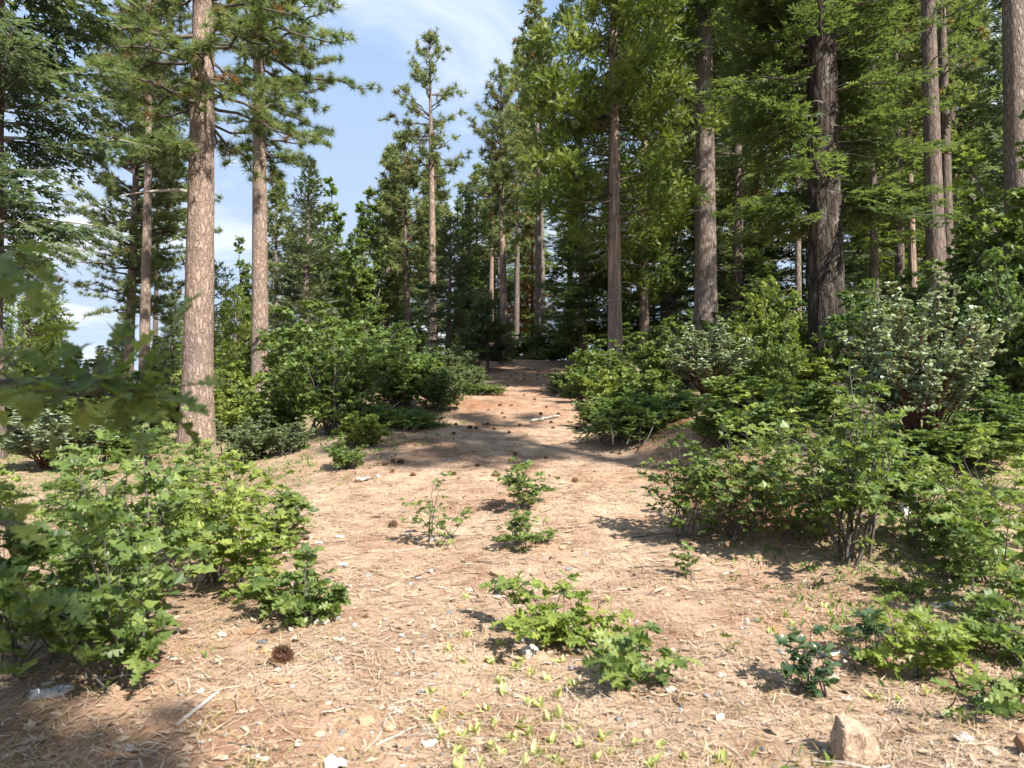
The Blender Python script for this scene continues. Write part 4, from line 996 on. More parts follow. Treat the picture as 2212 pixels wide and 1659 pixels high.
# right foreground
sapling('oak_sapling', 'full oak sapling right of the path, leftmost of the right hand group', 'sapling', 1480, 1160, seed=220, limit=300, **kw(H=1.15, Wd=1.19, nstem=13, ntwig=12, nleaf=6, L=.085, stemr=0.0068, low=0.07))
sapling('oak_sapling', 'oak sapling second from left in the right hand group', 'sapling', 1590, 1165, seed=221, limit=300, **kw(H=1.35, Wd=1.25, nstem=13, ntwig=12, nleaf=6, L=.09, stemr=0.0074, low=0.10))
sapling('oak_sapling', 'oak sapling behind the right hand group, pale topped', 'sapling', 1650, 1110, seed=222, limit=300, mat='oak_leaf_light', rest='oak_foliage_light', **kw(H=1.2, Wd=1.25, nstem=12, ntwig=11, nleaf=6, L=.09, low=0.12))
sapling('oak_sapling', 'tall big leaved oak sapling with forked grey stem, in front of the thick dark trunk', 'sapling', 1835, 1205, seed=223, limit=300, **kw(H=1.72, Wd=1.56, nstem=14, ntwig=10, nleaf=6, L=.115, stemr=0.0136, low=0.17, twl=.3, tall=1))
sapling('oak_sapling', 'oak sapling right of the tall forked one, below the silver manzanita', 'sapling', 1985, 1175, seed=224, limit=300, **kw(H=.85, Wd=1.38, nstem=12, ntwig=9, nleaf=6, L=.105, low=0.10))
sapling('oak_sapling', 'oak sapling between the second from left and the tall forked one', 'sapling', 1715, 1170, seed=240, limit=300, **kw(H=1.05, Wd=1.2, nstem=11, ntwig=10, nleaf=6, L=.10, low=0.10))
sapling('oak_sapling', 'oak sapling behind the tall forked one, under the dark trunk', 'sapling', 1880, 1085, seed=241, limit=300, **kw(H=1.1, Wd=1.4, nstem=11, ntwig=10, nleaf=6, L=.10, low=0.10))
sapling('oak_sapling', 'spreading oak sapling near the right edge in front of the pale one', 'sapling', 2085, 1255, seed=242, limit=300, **kw(H=.6, Wd=1.1, nstem=10, ntwig=9, nleaf=6, L=.11, low=0.10))
sapling('oak_sapling', 'low shaded oak sapling under the nearest one at lower left', 'sapling', 130, 1400, seed=244, limit=300, **kw(H=.62, Wd=1.1, nstem=10, ntwig=9, nleaf=6, L=.105, low=0.10))
sapling('oak_sapling', 'oak sapling between the tall one and the nearest one at left', 'sapling', 215, 1290, seed=245, limit=300, **kw(H=1.1, Wd=1.1, nstem=10, ntwig=10, nleaf=6, L=.10, low=0.12))
sapling('oak_sapling', 'large leaved oak sapling at the right edge of the view', 'sapling', 2180, 1330, seed=225, limit=250, **kw(H=.85, Wd=0.94, nstem=10, ntwig=8, nleaf=6, L=.115, low=0.15))
sapling('oak_sapling', 'oak sapling behind the right edge one, paler', 'sapling', 2110, 1150, seed=226, limit=250, mat='oak_leaf_light', rest='oak_foliage_light', **kw(H=.95, Wd=1.50, nstem=11, ntwig=9, nleaf=6, L=.105, low=0.10))
sapling('oak_sapling', 'low oak seedling with drooping bright leaves in the right foreground', 'sapling', 2000, 1465, seed=227, mat='oak_leaf_light', **kw(H=.36, Wd=0.78, nstem=6, ntwig=5, nleaf=6, L=.115))
sapling('oak_sapling', 'broad leaved low oak seedling beside the right edge, behind the drooping bright one', 'seedling', 2120, 1405, seed=253, **kw(H=.34, Wd=.6, nstem=6, ntwig=5, nleaf=4, L=.125))
sapling('oak_sapling', 'low light oak seedling left of the drooping bright one', 'seedling', 1935, 1400, seed=254, mat='oak_leaf_light', **kw(H=.26, Wd=.5, nstem=5, ntwig=5, nleaf=4, L=.11))
sapling('oak_sapling', 'small broad leaved oak seedling at the right edge, nearest the bottom corner', 'seedling', 2185, 1530, seed=255, **kw(H=.22, Wd=.4, nstem=4, ntwig=4, nleaf=4, L=.115))
sapling('oak_sapling', 'flat oak seedling with three dark leaves right of the tan rock', 'sapling', 2062, 1555, seed=228, **kw(H=.15, Wd=0.21, nstem=2, ntwig=2, nleaf=3, L=.12))
sapling('live_oak_seedling', 'dark glossy live oak seedling with prickly leaves in the right foreground', 'seedling', 1725, 1490, seed=229, mat='live_oak_leaf', tpls=[HOLLY], **kw(H=.34, Wd=0.34, nstem=6, ntwig=7, nleaf=6, L=.06))
sapling('live_oak_seedling', 'dark glossy seedling left of the drooping bright one, right foreground', 'seedling', 1860, 1430, seed=230, mat='live_oak_leaf', tpls=OAKS, **kw(H=.3, Wd=0.34, nstem=4, ntwig=5, nleaf=6, L=.085))
sapling('oak_sapling', 'tiny yellow oak seedling with three leaves right of centre foreground', 'seedling', 1578, 1400, seed=231, mat='oak_leaf_light', **kw(H=.06, Wd=0.11, nstem=1, ntwig=2, nleaf=2, L=.075))
sapling('oak_sapling', 'single small oak seedling at the left foot of the right hand group', 'seedling', 1487, 1240, seed=232, **kw(H=.24, Wd=0.21, nstem=3, ntwig=4, nleaf=6, L=.07))
sapling('oak_sapling', 'little oak seedling under the right edge saplings', 'seedling', 1950, 1280, seed=233, mat='oak_leaf_light', **kw(H=.22, Wd=0.53, nstem=5, ntwig=5, nleaf=6, L=.07))
sapling('oak_sapling', 'small oak seedling low at the right edge below the large leaved one', 'seedling', 2190, 1440, seed=234, **kw(H=.32, Wd=0.42, nstem=4, ntwig=5, nleaf=6, L=.10))
# the branch close to the lens on the left
def near_branch(label, pts, seed, nl, L=.11, spread=.16):
    """pts: (px, py, distance) down the branch"""
    rng = R_(seed)
    W3 = np.array([((px - 1106) / F * d, d, zrow(py, d)) for px, py, d in pts])
    o0 = W3[0].copy()
    t = thing('oak_branch', label, 'branch', tuple(o0))
    mb = MB(); tube(mb, W3 - o0, np.linspace(.009, .003, len(W3)), 6); 
    ms = leaf_meshes('oak_leaf', OAKS)
    tt = rng.uniform(.05, 1, nl); bp_, bd = along(W3 - o0, tt)
    for i in range(nl):
        dr = nrm(rng.normal(0, 1, 3) * [1, .8, .7] + bd[i] * .5)
        e = bp_[i] + dr * spread * rng.uniform(.2, 1)
        tube(mb, np.array([bp_[i], (bp_[i] + e) / 2, e]), [.003, .0025, .002], 3)
        for _ in range(2):
            D = nrm(dr + rng.normal(0, .6, 3) + [.2, 0, -.1]); N = UP + .6 * np.array(SV) + rng.normal(0, .5, 3); X = nrm(np.cross(D, N)); Z = np.cross(X, D); k = L * rng.uniform(.7, 1.15)
            o = bpy.data.objects.new('leaf', ms[rng.integers(0, 4)]); COL.objects.link(o); o.parent = t
            o.matrix_basis = Matrix(((X[0] * k, D[0] * k, Z[0] * k, e[0]), (X[1] * k, D[1] * k, Z[1] * k, e[1]), (X[2] * k, D[2] * k, Z[2] * k, e[2]), (0, 0, 0, 1)))
    mb.build('stem', M['oak_stem'], t)
near_branch('blurred leafy oak branch close to the viewer reaching in from the left edge', [(-420, 900, 1.75), (-150, 830, 1.75), (60, 820, 1.7), (200, 830, 1.65), (310, 860, 1.65)], 301, 80, .092, .20)
near_branch('short blurred oak twig at the left edge above the long leafy branch', [(-400, 500, 1.7), (-200, 520, 1.7), (-60, 530, 1.65), (10, 560, 1.6)], 302, 12, .09, .12)
near_branch('blurred leaf tips high on the left edge under the fir boughs', [(-400, 250, 1.3), (-200, 260, 1.3), (-70, 262, 1.3), (-30, 265, 1.3)], 303, 4, .085, .06)
near_branch('blurred oak twig low on the left edge below the long leafy branch', [(-420, 1150, 1.8), (-200, 1130, 1.8), (-40, 1120, 1.75), (60, 1130, 1.7)], 304, 11, .09, .12)
print('saplings', round(time.time() - T00, 1), len(bpy.data.objects))

# ------------------------------------------------------------------ forest floor litter
def pts_fan(rng, n, d0, d1, a0=-.82, a1=.82, p=1.0):
    u = rng.random(n) ** p; d = d0 * (d1 / d0) ** u; a = rng.uniform(a0, a1, n)
    return a * d, d
def on_ground(x, y, n, rng, tilt=.3):
    e = .05
    nx = -(ground_h(x + e, y) - ground_h(x - e, y)) / (2 * e); ny = -(ground_h(x, y + e) - ground_h(x, y - e)) / (2 * e)
    return nrm(np.stack([nx, ny, np.ones(n)], -1) + rng.normal(0, tilt, (n, 3)) * [1, 1, 0])
def litter():
    rng = R_(401)
    # fallen needles: thin bent strips
    n = 60000
    x, y = pts_fan(rng, n, 2.1, 26)
    clump = np.sin(x * 3.1 + 1) * np.sin(y * 2.7) + .6 * np.sin(x * 7 + y * 5) + rng.normal(0, .6, n)
    k = (clump > -.55) & ~((((x + 1.7) / 1.3) ** 2 + ((y - 3.0) / .6) ** 2 < 1) & (rng.random(n) < .55)); x, y = x[k], y[k]; n = len(x)
    z = ground_h(x, y) + rng.uniform(.003, .018, n)
    th = rng.normal(.25, 1.0, n)
    L = rng.uniform(.05, .19, n); w = rng.uniform(.0011, .0019, n) * (1 + y / 9)
    N = on_ground(x, y, n, rng, .12)
    D = np.stack([np.cos(th), np.sin(th), np.zeros(n)], -1); D = nrm(D - N * np.sum(D * N, -1, keepdims=True)); Sx = np.cross(N, D)
    C = np.stack([x, y, z], -1); bend = rng.normal(0, .12, n)
    rows = []
    for t, wf in ((-.5, .7), (0, 1), (.5, .5)):
        c = C + D * (L * t)[:, None] + Sx * (bend * L * (t * t * 4))[:, None] + N * (rng.uniform(-.003, .012, n) * (1 if t else .5))[:, None]
        rows += [c - Sx * (w * wf)[:, None], c + Sx * (w * wf)[:, None]]
    V = np.stack(rows, 1); F_ = np.array([(0, 1, 3), (0, 3, 2), (2, 3, 5), (2, 5, 4)])
    mb = MB(); mb.add(V.reshape(-1, 3), (F_[None] + (np.arange(n) * 6)[:, None, None]).reshape(-1, 3), 0, np.repeat(np.clip(rng.normal(.55, .25, n), 0, 1), 6), False)
    mb.build('pine_needle_litter', M['litter_needle'], None, 'stuff')
    # dead leaves and bark flakes, thicker under the saplings
    mb = MB(); n = 3600
    x, y = pts_fan(rng, n, 2.2, 12)
    hot = [(-2.1, 3.7, .7), (-1.7, 4.8, .8), (2.4, 3.4, .8), (3.0, 4.2, 1.0), (2.3, 5.6, 1.0), (.3, 4.5, .4), (2.0, 2.9, .5), (2.6, 2.9, .6), (3.4, 6.2, 1.0)]
    m2 = 1500; hi = rng.integers(0, len(hot), m2); h = np.array(hot)[hi]
    x = np.concatenate([x, h[:, 0] + rng.normal(0, 1, m2) * h[:, 2]]); y = np.concatenate([y, h[:, 1] + rng.normal(0, .6, m2) * h[:, 2]]); k = y > 2.1; x, y = x[k], y[k]; n = len(x)
    z = ground_h(x, y) + .008; th = rng.uniform(0, 6.28, n)
    D = np.stack([np.cos(th), np.sin(th), rng.normal(.05, .12, n)], -1); N = on_ground(x, y, n, rng, .45)
    s = rng.uniform(.02, .075, n); g = rng.integers(0, 3, n)
    for q, tp in enumerate((OAK6, OVAL, DIAM)):
        mk = g == q; scatter(mb, tp[0], tp[1], np.stack([x, y, z], -1)[mk], D[mk], N[mk], s[mk], 0, rng.random(mk.sum()))
    mb.build('dead_leaf_litter', M['litter_leaf'], None, 'stuff')
    # coarse duff further up: clumps of needles, cone scales and twigs
    mb = MB(); n = 11000; x, y = pts_fan(rng, n, 5.5, 42, -.62, .62)
    k = (np.sin(x * 2.3 + y) * np.sin(y * 1.9 - x) + rng.normal(0, .7, n)) > -.3; x, y = x[k], y[k]; n = len(x)
    th = rng.normal(.2, .8, n); D = np.stack([np.cos(th), np.sin(th), rng.normal(0, .1, n)], -1)
    scatter(mb, DIAM[0], DIAM[1], np.stack([x, y, ground_h(x, y) + .012], -1), D, on_ground(x, y, n, rng, .3), rng.uniform(.07, .22, n), 0, np.clip(rng.normal(.35, .25, n), 0, 1), sx=rng.uniform(.12, .5, n))
    mb.build('duff_litter', M['litter_leaf'], None, 'stuff')
    # gravel
    bm = MB(); t = (1 + 5 ** .5) / 2
    iv = nrm(np.array([(-1, t, 0), (1, t, 0), (-1, -t, 0), (1, -t, 0), (0, -1, t), (0, 1, t), (0, -1, -t), (0, 1, -t), (t, 0, -1), (t, 0, 1), (-t, 0, -1), (-t, 0, 1)]))
    if_ = np.array([(0, 11, 5), (0, 5, 1), (0, 1, 7), (0, 7, 10), (0, 10, 11), (1, 5, 9), (5, 11, 4), (11, 10, 2), (10, 7, 6), (7, 1, 8), (3, 9, 4), (3, 4, 2), (3, 2, 6), (3, 6, 8), (3, 8, 9), (4, 9, 5), (2, 4, 11), (6, 2, 10), (8, 6, 7), (9, 8, 1)])
    n = 4200; x, y = pts_fan(rng, n, 2.1, 11)
    dens = np.exp(-((x - .5) / 1.6) ** 2 - ((y - 3.1) / 1.2) ** 2) + .25
    k = rng.random(n) < dens; x, y = x[k], y[k]; n = len(x)
    s = rng.uniform(.003, .011, n) * (1 + (rng.random(n) < .07) * .8)
    V = iv[None] * (1 + rng.normal(0, .16, (n, 12, 1))) * (s[:, None, None] * rng.uniform(.6, 1.3, (n, 1, 3)) * [1, 1, .7]) + np.stack([x, y, ground_h(x, y) + s * .3], -1)[:, None]
    bm.add(V.reshape(-1, 3), (if_[None] + (np.arange(n) * 12)[:, None, None]).reshape(-1, 3), 0, np.repeat(rng.random(n), 12), False)
    bm.build('gravel', M['gravel'], None, 'stuff')
    # short green and dry growth
    mb = MB(); n = 9000
    x, y = pts_fan(rng, n, 2.4, 24)
    w = sst(1.6, 3.0, x) * sst(3.0, 5, y) * 1.0 + sst(-1.8, -4, x) * sst(7.5, 11, y) * .55 + .006 + .9 * sst(1.3, 2.2, np.abs(x - .4)) * sst(11, 14, y)
    k = rng.random(n) < w; x, y = x[k], y[k]
    x = np.repeat(x, 7) + rng.normal(0, .05, len(x) * 7); y = np.repeat(y, 7) + rng.normal(0, .05, len(y) * 7); n = len(x)
    th = rng.uniform(0, 6.28, n)
    D = np.stack([np.cos(th), np.sin(th), rng.uniform(.3, 2.2, n)], -1)
    scatter(mb, DIAM[0], DIAM[1], np.stack([x, y, ground_h(x, y)], -1), D, rng.normal(size=(n, 3)), rng.uniform(.02, .07, n) * (1 + y / 20), 0, rng.random(n), sx=rng.uniform(.25, 1.0, n))
    mb.build('ground_cover', M['ground_green'], None, 'stuff')
    mb = MB(); n = 2600; x, y = pts_fan(rng, n, 2.6, 20)
    x = np.repeat(x, 5) + rng.normal(0, .03, n * 5); y = np.repeat(y, 5) + rng.normal(0, .03, n * 5); n *= 5
    th = rng.uniform(0, 6.28, n); D = np.stack([np.cos(th), np.sin(th), rng.uniform(.2, 1.6, n)], -1)
    scatter(mb, DIAM[0], DIAM[1], np.stack([x, y, ground_h(x, y)], -1), D, rng.normal(size=(n, 3)), rng.uniform(.03, .09, n), 0, rng.random(n), sx=.16)
    mb.build('dry_grass', M['dry_grass'], None, 'stuff')
litter()

# ------------------------------------------------------------------ yellow green sprouts in the foreground
SPROUT_TPL = []
for sd in range(3):
    v, f = fan([(0, 0, 0), (.17, .25, .10), (.19, .55, .12), (.10, .85, .05), (0, 1, 0), (-.10, .85, .05), (-.19, .55, .12), (-.17, .25, .10)], (0, .5, -.02))
    v[:, 2] -= .25 * v[:, 1] ** 2 * (sd - .6); SPROUT_TPL.append((v, f))
def sprouts():
    rng = R_(501)
    ms = leaf_meshes('sprout', SPROUT_TPL)
    lst = [(975, 1405), (1000, 1430), (925, 1495), (1010, 1500), (1075, 1395), (1130, 1425), (1075, 1470), (1045, 1530), (1000, 1545), (940, 1560), (965, 1545), (1060, 1425), (1110, 1440), (1150, 1455), (1170, 1520), (1200, 1500),
           (1090, 1500), (1135, 1520), (1070, 1560), (1120, 1560), (1000, 1590), (1030, 1575), (1140, 1585), (1185, 1555), (1210, 1540), (1100, 1590), (1050, 1610), (990, 1625), (960, 1590), (1190, 1600), (1160, 1625), (1240, 1570), (1080, 1630),
           (1250, 1610), (1300, 1590), (1290, 1640), (1210, 1640), (1130, 1650), (1040, 1655), (1350, 1605), (1410, 1620), (1325, 1625), (1470, 1635), (1545, 1640), (990, 1655), (1400, 1650), (1015, 1370), (1150, 1395), (1215, 1430), (1240, 1475), (1180, 1470),
           (1640, 1340), (1690, 1330), (1735, 1318), (1775, 1310), (1710, 1350), (1665, 1365), (1310, 1300), (1545, 1215), (1090, 1345), (1010, 1290), (1880, 1500), (1930, 1510), (1990, 1500), (1800, 1335)]
    for i, (px, py) in enumerate(lst):
        px += rng.normal(0, 4); py += rng.normal(0, 3)
        loc = ground_at(px, py)
        t = thing('sprout', 'small yellow green leafy sprout on the bare foreground soil' if px < 1560 else 'small yellow green leafy sprout among needles in the right foreground', 'sprout', loc, rng.uniform(0, 6.28),
                  'sprouts on the bare foreground soil' if px < 1560 else 'sprouts in the right foreground')
        for j in range(rng.integers(4, 8)):
            az = rng.uniform(0, 6.28); el = rng.uniform(.5, 1.35)
            D = np.array([math.cos(az) * math.cos(el), math.sin(az) * math.cos(el), math.sin(el)]); N = nrm(np.array([-math.cos(az), -math.sin(az), .5]) + rng.normal(0, .2, 3)); X = nrm(np.cross(D, N)); Z = np.cross(X, D)
            k = rng.uniform(.035, .072); e = np.array([rng.normal(0, .012), rng.normal(0, .012), -.004])
            o = bpy.data.objects.new('leaf', ms[j % 3]); COL.objects.link(o); o.parent = t
            o.matrix_basis = Matrix(((X[0] * k, D[0] * k, Z[0] * k, e[0]), (X[1] * k, D[1] * k, Z[1] * k, e[1]), (X[2] * k, D[2] * k, Z[2] * k, e[2]), (0, 0, 0, 1)))
sprouts()

# ------------------------------------------------------------------ pine cones
def cone_mesh(seed):
    rng = R_(seed); mb = MB(); n = 90
    i = np.arange(n); ph = i * 2.39996; t = i / n
    R = .52 * np.sin(PI * np.clip(t * .88 + .10, 0, 1)) ** .8 * .75
    o = np.stack([np.cos(ph) * R * .35, np.sin(ph) * R * .35, (t - .5) * 1.0], -1)
    D = nrm(np.stack([np.cos(ph), np.sin(ph), .25 + .9 * (t - .4)], -1))
    tv = np.array([(-.10, 0, 0), (.10, 0, 0), (.21, .75, .03), (0, 1, .10), (-.21, .75, .03), (0, .8, -.05)], float)
    tf = np.array([(0, 1, 2), (0, 2, 4), (4, 2, 3), (0, 5, 1), (1, 5, 2), (0, 4, 5), (4, 3, 5), (2, 5, 3)])
    v = o[:, None] + (R * 1.0 + .05)[:, None, None] * (tv[None, :, :1] * np.stack([-np.sin(ph), np.cos(ph), ph * 0], -1)[:, None] + tv[None, :, 1:2] * D[:, None] + tv[None, :, 2:] * UP[None, None])
    tint = np.tile(np.array([.1, .1, .55, 1.0, .55, .3]), n) * np.repeat(rng.uniform(.7, 1.1, n), 6)
    mb.add(v.reshape(-1, 3), (tf[None] + (i * 6)[:, None, None]).reshape(-1, 3), 0, np.clip(tint, 0, 1), False)
    tube(mb, [(0, 0, -.5), (0, 0, 0), (0, 0, .42)], [.13, .16, .04], 7, 0, .05)
    return mesh_of('pine_cone', mb, M['cone'])
CONES = [cone_mesh(k) for k in (1, 2)]
def cone(px, py, size, label, group=None, i=0):
    rng = R_(900 + i)
    x, y, z = ground_at(px, py)
    o = link('pine_cone', CONES[i % 2]); s = size * (rng.uniform(.72, 1.2) if group else 1)
    o.location = (x, y, z + s * (.22 if group else .30)); o.scale = (s, s, s); o.rotation_euler = (rng.uniform(1.2, 1.8), rng.uniform(-.3, .3), rng.uniform(0, 6.28))
    tag(o, label, 'pine cone', group)
cone(615, 1428, .125, 'largest pine cone, open scaled, on the dirt in the left foreground', i=0)
cone(851, 1138, .105, 'pine cone on the sunny ground left of the slender open sapling', i=1)
cone(48, 1253, .12, 'pine cone at the left edge behind the saplings, left of two', i=2)
cone(72, 1258, .12, 'pine cone at the left edge behind the saplings, right of two', i=3)
for i, (px, py) in enumerate([(980, 1025), (893, 1027), (1072, 1028), (1032, 1008), (1242, 1040), (1180, 990), (1112, 982), (1104, 996), (849, 997), (866, 1000), (832, 1005), (848, 1020)]):
    cone(px, py, .095, 'brown pine cone on the bare middle ground before the shaded band of path', 'pine cones on the middle ground', 10 + i)
lst = [(1032, 918), (1045, 918), (1053, 917), (1015, 925), (1028, 926), (985, 918), (1067, 928), (1090, 903), (1123, 920), (1190, 914), (1206, 895), (1168, 896), (1085, 893), (1055, 886), (980, 938), (1100, 935), (1195, 925), (1245, 926), (1080, 876), (1105, 877), (1180, 880)]
for i, (px, py) in enumerate(lst):
    cone(px, py, .088, 'small dark pine cone lying on the shaded stretch of path', 'pine cones on the shaded path', 40 + i)
rg = R_(66)
for i in range(16):
    py = rg.uniform(806, 868); px = rg.uniform(1045 + (860 - py) * .45, 1205 + (860 - py) * .25)
    cone(px, py, .095, 'tiny distant pine cone near the upper end of the path', 'pine cones at the path end', 80 + i)

# ------------------------------------------------------------------ stones, scraps, sticks
def blob(seed, cuts=9, flat=.7, sub=2, j=.05):
    """an angular stone: a sphere cut by random planes"""
    rng = R_(seed); mb = MB()
    nu, nv = 14, 9
    th = np.linspace(0, PI, nv)[:, None]; ph = np.arange(nu)[None] / nu * 2 * PI
    v = np.stack([np.sin(th) * np.cos(ph), np.sin(th) * np.sin(ph), np.cos(th) * np.ones_like(ph)], -1).reshape(-1, 3)
    for _ in range(cuts):
        nn = nrm(rng.normal(size=3)); h = rng.uniform(.45, .8)
        dd = v @ nn - h; v = v - np.maximum(dd, 0)[:, None] * nn
    v = v * [1, rng.uniform(.7, 1), flat] + rng.normal(0, j * .3, v.shape)
    f = []
    for a in range(nv - 1):
        for b in range(nu):
            c = (b + 1) % nu; f += [(a * nu + b, (a + 1) * nu + b, (a + 1) * nu + c), (a * nu + b, (a + 1) * nu + c, a * nu + c)]
    mb.add(v, f, 0, .5, False)
    return mb
def stone(px, py, w, mat, label, seed, group=None, flat=.6, name='stone', mesh=None):
    x, y, z = ground_at(px, py); s = w / F * y / 2
    me = mesh or mesh_of(name, blob(seed, 9, flat), M[mat])
    o = link(name, me); o.location = (x, y, z + s * flat * .35); o.scale = (s * 1.15,) * 3; o.rotation_euler = (R_(seed).normal(0, .2), R_(seed + 1).normal(0, .2), R_(seed).uniform(0, 6.28))
    return tag(o, label, 'stone', group)
def big_rock():
    x, y, z = ground_at(1848, 1640)
    # a squat five sided block with a ridge on top
    base = np.array([(-.095, -.06), (-.01, -.085), (.085, -.05), (.10, .04), (.02, .09), (-.085, .05)])
    mid = base * 1.04; v = []
    for zz_, pts, off in ((-.06, base * 1.0, (0, 0)), (.05, mid, (0, 0)), (.115, base * .95, (.004, .0)), (.168, base * [.60, .70], (-.010, .012))): v += [(p[0] + off[0], p[1] + off[1], zz_) for p in pts]
    v = np.array(v); v[18:, 2] += np.array([.005, -.01, -.03, -.02, .01, .012]); v[12:18, 2] += np.array([.02, .03, -.02, -.03, 0, .01]); v[6:12, 0] += np.array([0, 0, .005, .012, 0, -.006])
    f = []
    for r_ in range(3):
        for i in range(6):
            a, b, c, d = r_ * 6 + i, r_ * 6 + (i + 1) % 6, (r_ + 1) * 6 + (i + 1) % 6, (r_ + 1) * 6 + i
            f += [(a, b, c), (a, c, d)]
    f += [(18, 18 + i, 18 + i + 1) for i in range(1, 5)]
    rng = R_(7)
    me = bpy.data.meshes.new('rock'); me.from_pydata([tuple(q) for q in v], [], f)
    import bmesh
    bm = bmesh.new(); bm.from_mesh(me)
    bmesh.ops.bevel(bm, geom=list(bm.edges), offset=.006, segments=1, affect='EDGES')
    bmesh.ops.triangulate(bm, faces=bm.faces[:])
    bmesh.ops.subdivide_edges(bm, edges=bm.edges[:], cuts=3, use_grid_fill=True)
    for q in bm.verts: q.co += Vector(rng.normal(0, .0017, 3)) + q.normal * (.006 * math.sin(q.co.x * 60 + 1) * math.sin(q.co.z * 47) * math.sin(q.co.y * 55 + 2))
    bm.to_mesh(me); bm.free(); me.materials.append(M['rock'])
    o = link('rock', me); o.location = (x, y + .05, z - .012); o.scale = (.95, .95, .98); o.rotation_euler = (0, 0, .15)
    tag(o, 'tan angular rock with a flat sunlit top in the lower right foreground', 'rock')
big_rock()
stone(793, 1558, 40, 'stone_orange', 'dull orange stone in the foreground, left of two side by side', 1)
stone(846, 1566, 34, 'stone_orange', 'peach coloured rounded stone in the foreground, right of two side by side', 2)
stone(1146, 1406, 40, 'stone_pale', 'pale boulder like stone among the sprouts below the bright wide sapling', 3, flat=.7)
stone(1142, 1345, 34, 'stone_orange', 'orange flat stone under the bright wide sapling', 4)
stone(2205, 1622, 60, 'bark_chip', 'brown weathered wood lump cut by the lower right corner', 5, flat=.8, name='wood_lump')
STM = [(mesh_of('stone', blob(50 + k, 8, .6), M[m]), l) for k, (m, l) in enumerate([('stone_grey', 'grey'), ('stone_grey', 'grey'), ('stone_pale', 'whitish'), ('stone_orange', 'tan'), ('stone_grey', 'grey')])]
rg = R_(88)
for i in range(110):
    k = rg.choice([0, 1, 2, 3, 4], p=[.28, .28, .1, .2, .14])
    px = rg.normal(1150, 330); py = rg.uniform(1330, 1650) if i > 30 else rg.uniform(1150, 1400)
    if not 560 < px < 1900: continue
    stone(px, py, rg.uniform(9, 19), None, f'small {STM[k][1]} pebble lying loose on the foreground dirt', 500 + i, f'{STM[k][1]} pebbles on the foreground dirt', mesh=STM[k][0], name='pebble')
def slab(name, px, py, lx, ly, th, mat, label, cat, seed, rz=0, jag=.16, curl=.0, up=.0):
    """a thin irregular plate lying on the ground, lx and ly in metres"""
    rng = R_(seed); x, y, z = ground_at(px, py)
    n = 11; a = np.arange(n) / n * 2 * PI; r = 1 + rng.normal(0, jag, n)
    sq = 1 / np.maximum(np.abs(np.cos(a)), np.abs(np.sin(a))) * .82
    P = np.stack([np.cos(a) * lx / 2 * r * sq, np.sin(a) * ly / 2 * r * sq], -1)
    zt = rng.normal(0, th * .5, n) + curl * (P[:, 0] / (lx / 2)) ** 2 * lx
    P = P * (.78 if mat == 'white_scrap' else 1)
    top = np.concatenate([np.column_stack([P, zt + th]), [[0, 0, th * 1.1]]]); bot = np.concatenate([np.column_stack([P * 1.02, zt]), [[0, 0, 0]]])
    mid = np.column_stack([P * .5, zt * .3 + th * 1.1 + rng.normal(0, th * .5, n)])
    v = np.concatenate([top, bot, mid]); f = []
    for i in range(n):
        j = (i + 1) % n; f += [(i, j, 2 * n + 2 + j), (i, 2 * n + 2 + j, 2 * n + 2 + i), (2 * n + 2 + i, 2 * n + 2 + j, n), (n + 1 + j, n + 1 + i, 2 * n + 1), (i, n + 1 + i, n + 1 + j), (i, n + 1 + j, j)]
    mb = MB(); mb.add(v, f, 0, .5, False)
    o = mb.build(name, M[mat]); o.location = (x, y, z + .006 + up); o.rotation_euler = (rng.normal(0, .06), rng.normal(0, .06), rz)
    return tag(o, label, cat)
SC = 'white_scrap'
slab('paper_scrap', 930, 1600, .105, .06, .004, SC, 'crumpled white paper scrap in the foreground below the sprouts', 'litter', 1, .5, .08, .10)
slab('white_stone', 730, 1648, .13, .05, .022, SC, 'chalky white lump at the bottom edge left of centre', 'litter', 2, .1, .12)
slab('white_stone', 695, 1345, .15, .06, .018, SC, 'long white chunk beside the small leaning oak sapling', 'litter', 3, .35, .14)
slab('paper_scrap', 737, 1379, .10, .045, .006, SC, 'white scrap right of the long white chunk', 'litter', 4, .1, .12, .06)
slab('paper_scrap', 440, 1490, .06, .035, .008, SC, 'small white scrap beside the grey stick in the left foreground', 'litter', 5, .3, .12, .05)
slab('paper_scrap', 812, 1275, .09, .03, .006, SC, 'narrow white scrap on the sunny ground left of the brown board', 'litter', 6, .15, .14, .04)
slab('paper_scrap', 870, 1369, .045, .04, .005, SC, 'tiny white scrap in front of the narrow white one', 'litter', 7, .2, .15, .1)
slab('paper_scrap', 605, 1443, .04, .03, .006, SC, 'tiny white chip tucked under the largest pine cone', 'litter', 8, .2, .15)
slab('white_stone', 862, 1406, .035, .03, .012, SC, 'round white pebble with a dark pebble beside it', 'litter', 9, .2, .1)
slab('paper_scrap', 818, 1030, .07, .06, .02, SC, 'white scrap lying beside a pale stick on the far sunny ground', 'litter', 10, .6, .1, .1)
slab('white_stone', 735, 1160, .13, .06, .015, SC, 'white flat piece on the ground right of the dense sapling', 'litter', 11, .2, .15)
slab('white_stone', 690, 1172, .12, .06, .015, SC, 'white flat piece touching the dense sapling behind the left group', 'litter', 12, .1, .15)
slab('white_stone', 742, 1220, .11, .05, .014, SC, 'white piece at the front of the row of white pieces left of the path', 'litter', 13, .2, .15)
slab('paper_scrap', 935, 1168, .09, .05, .02, 'clear_plastic', 'bluish plastic scrap under the slender open sapling', 'litter', 14, .1, .12, .1)
slab('slate_chip', 572, 1384, .07, .035, .008, 'slate', 'dark slate chip behind the largest pine cone', 'chip', 15, .2, .12)
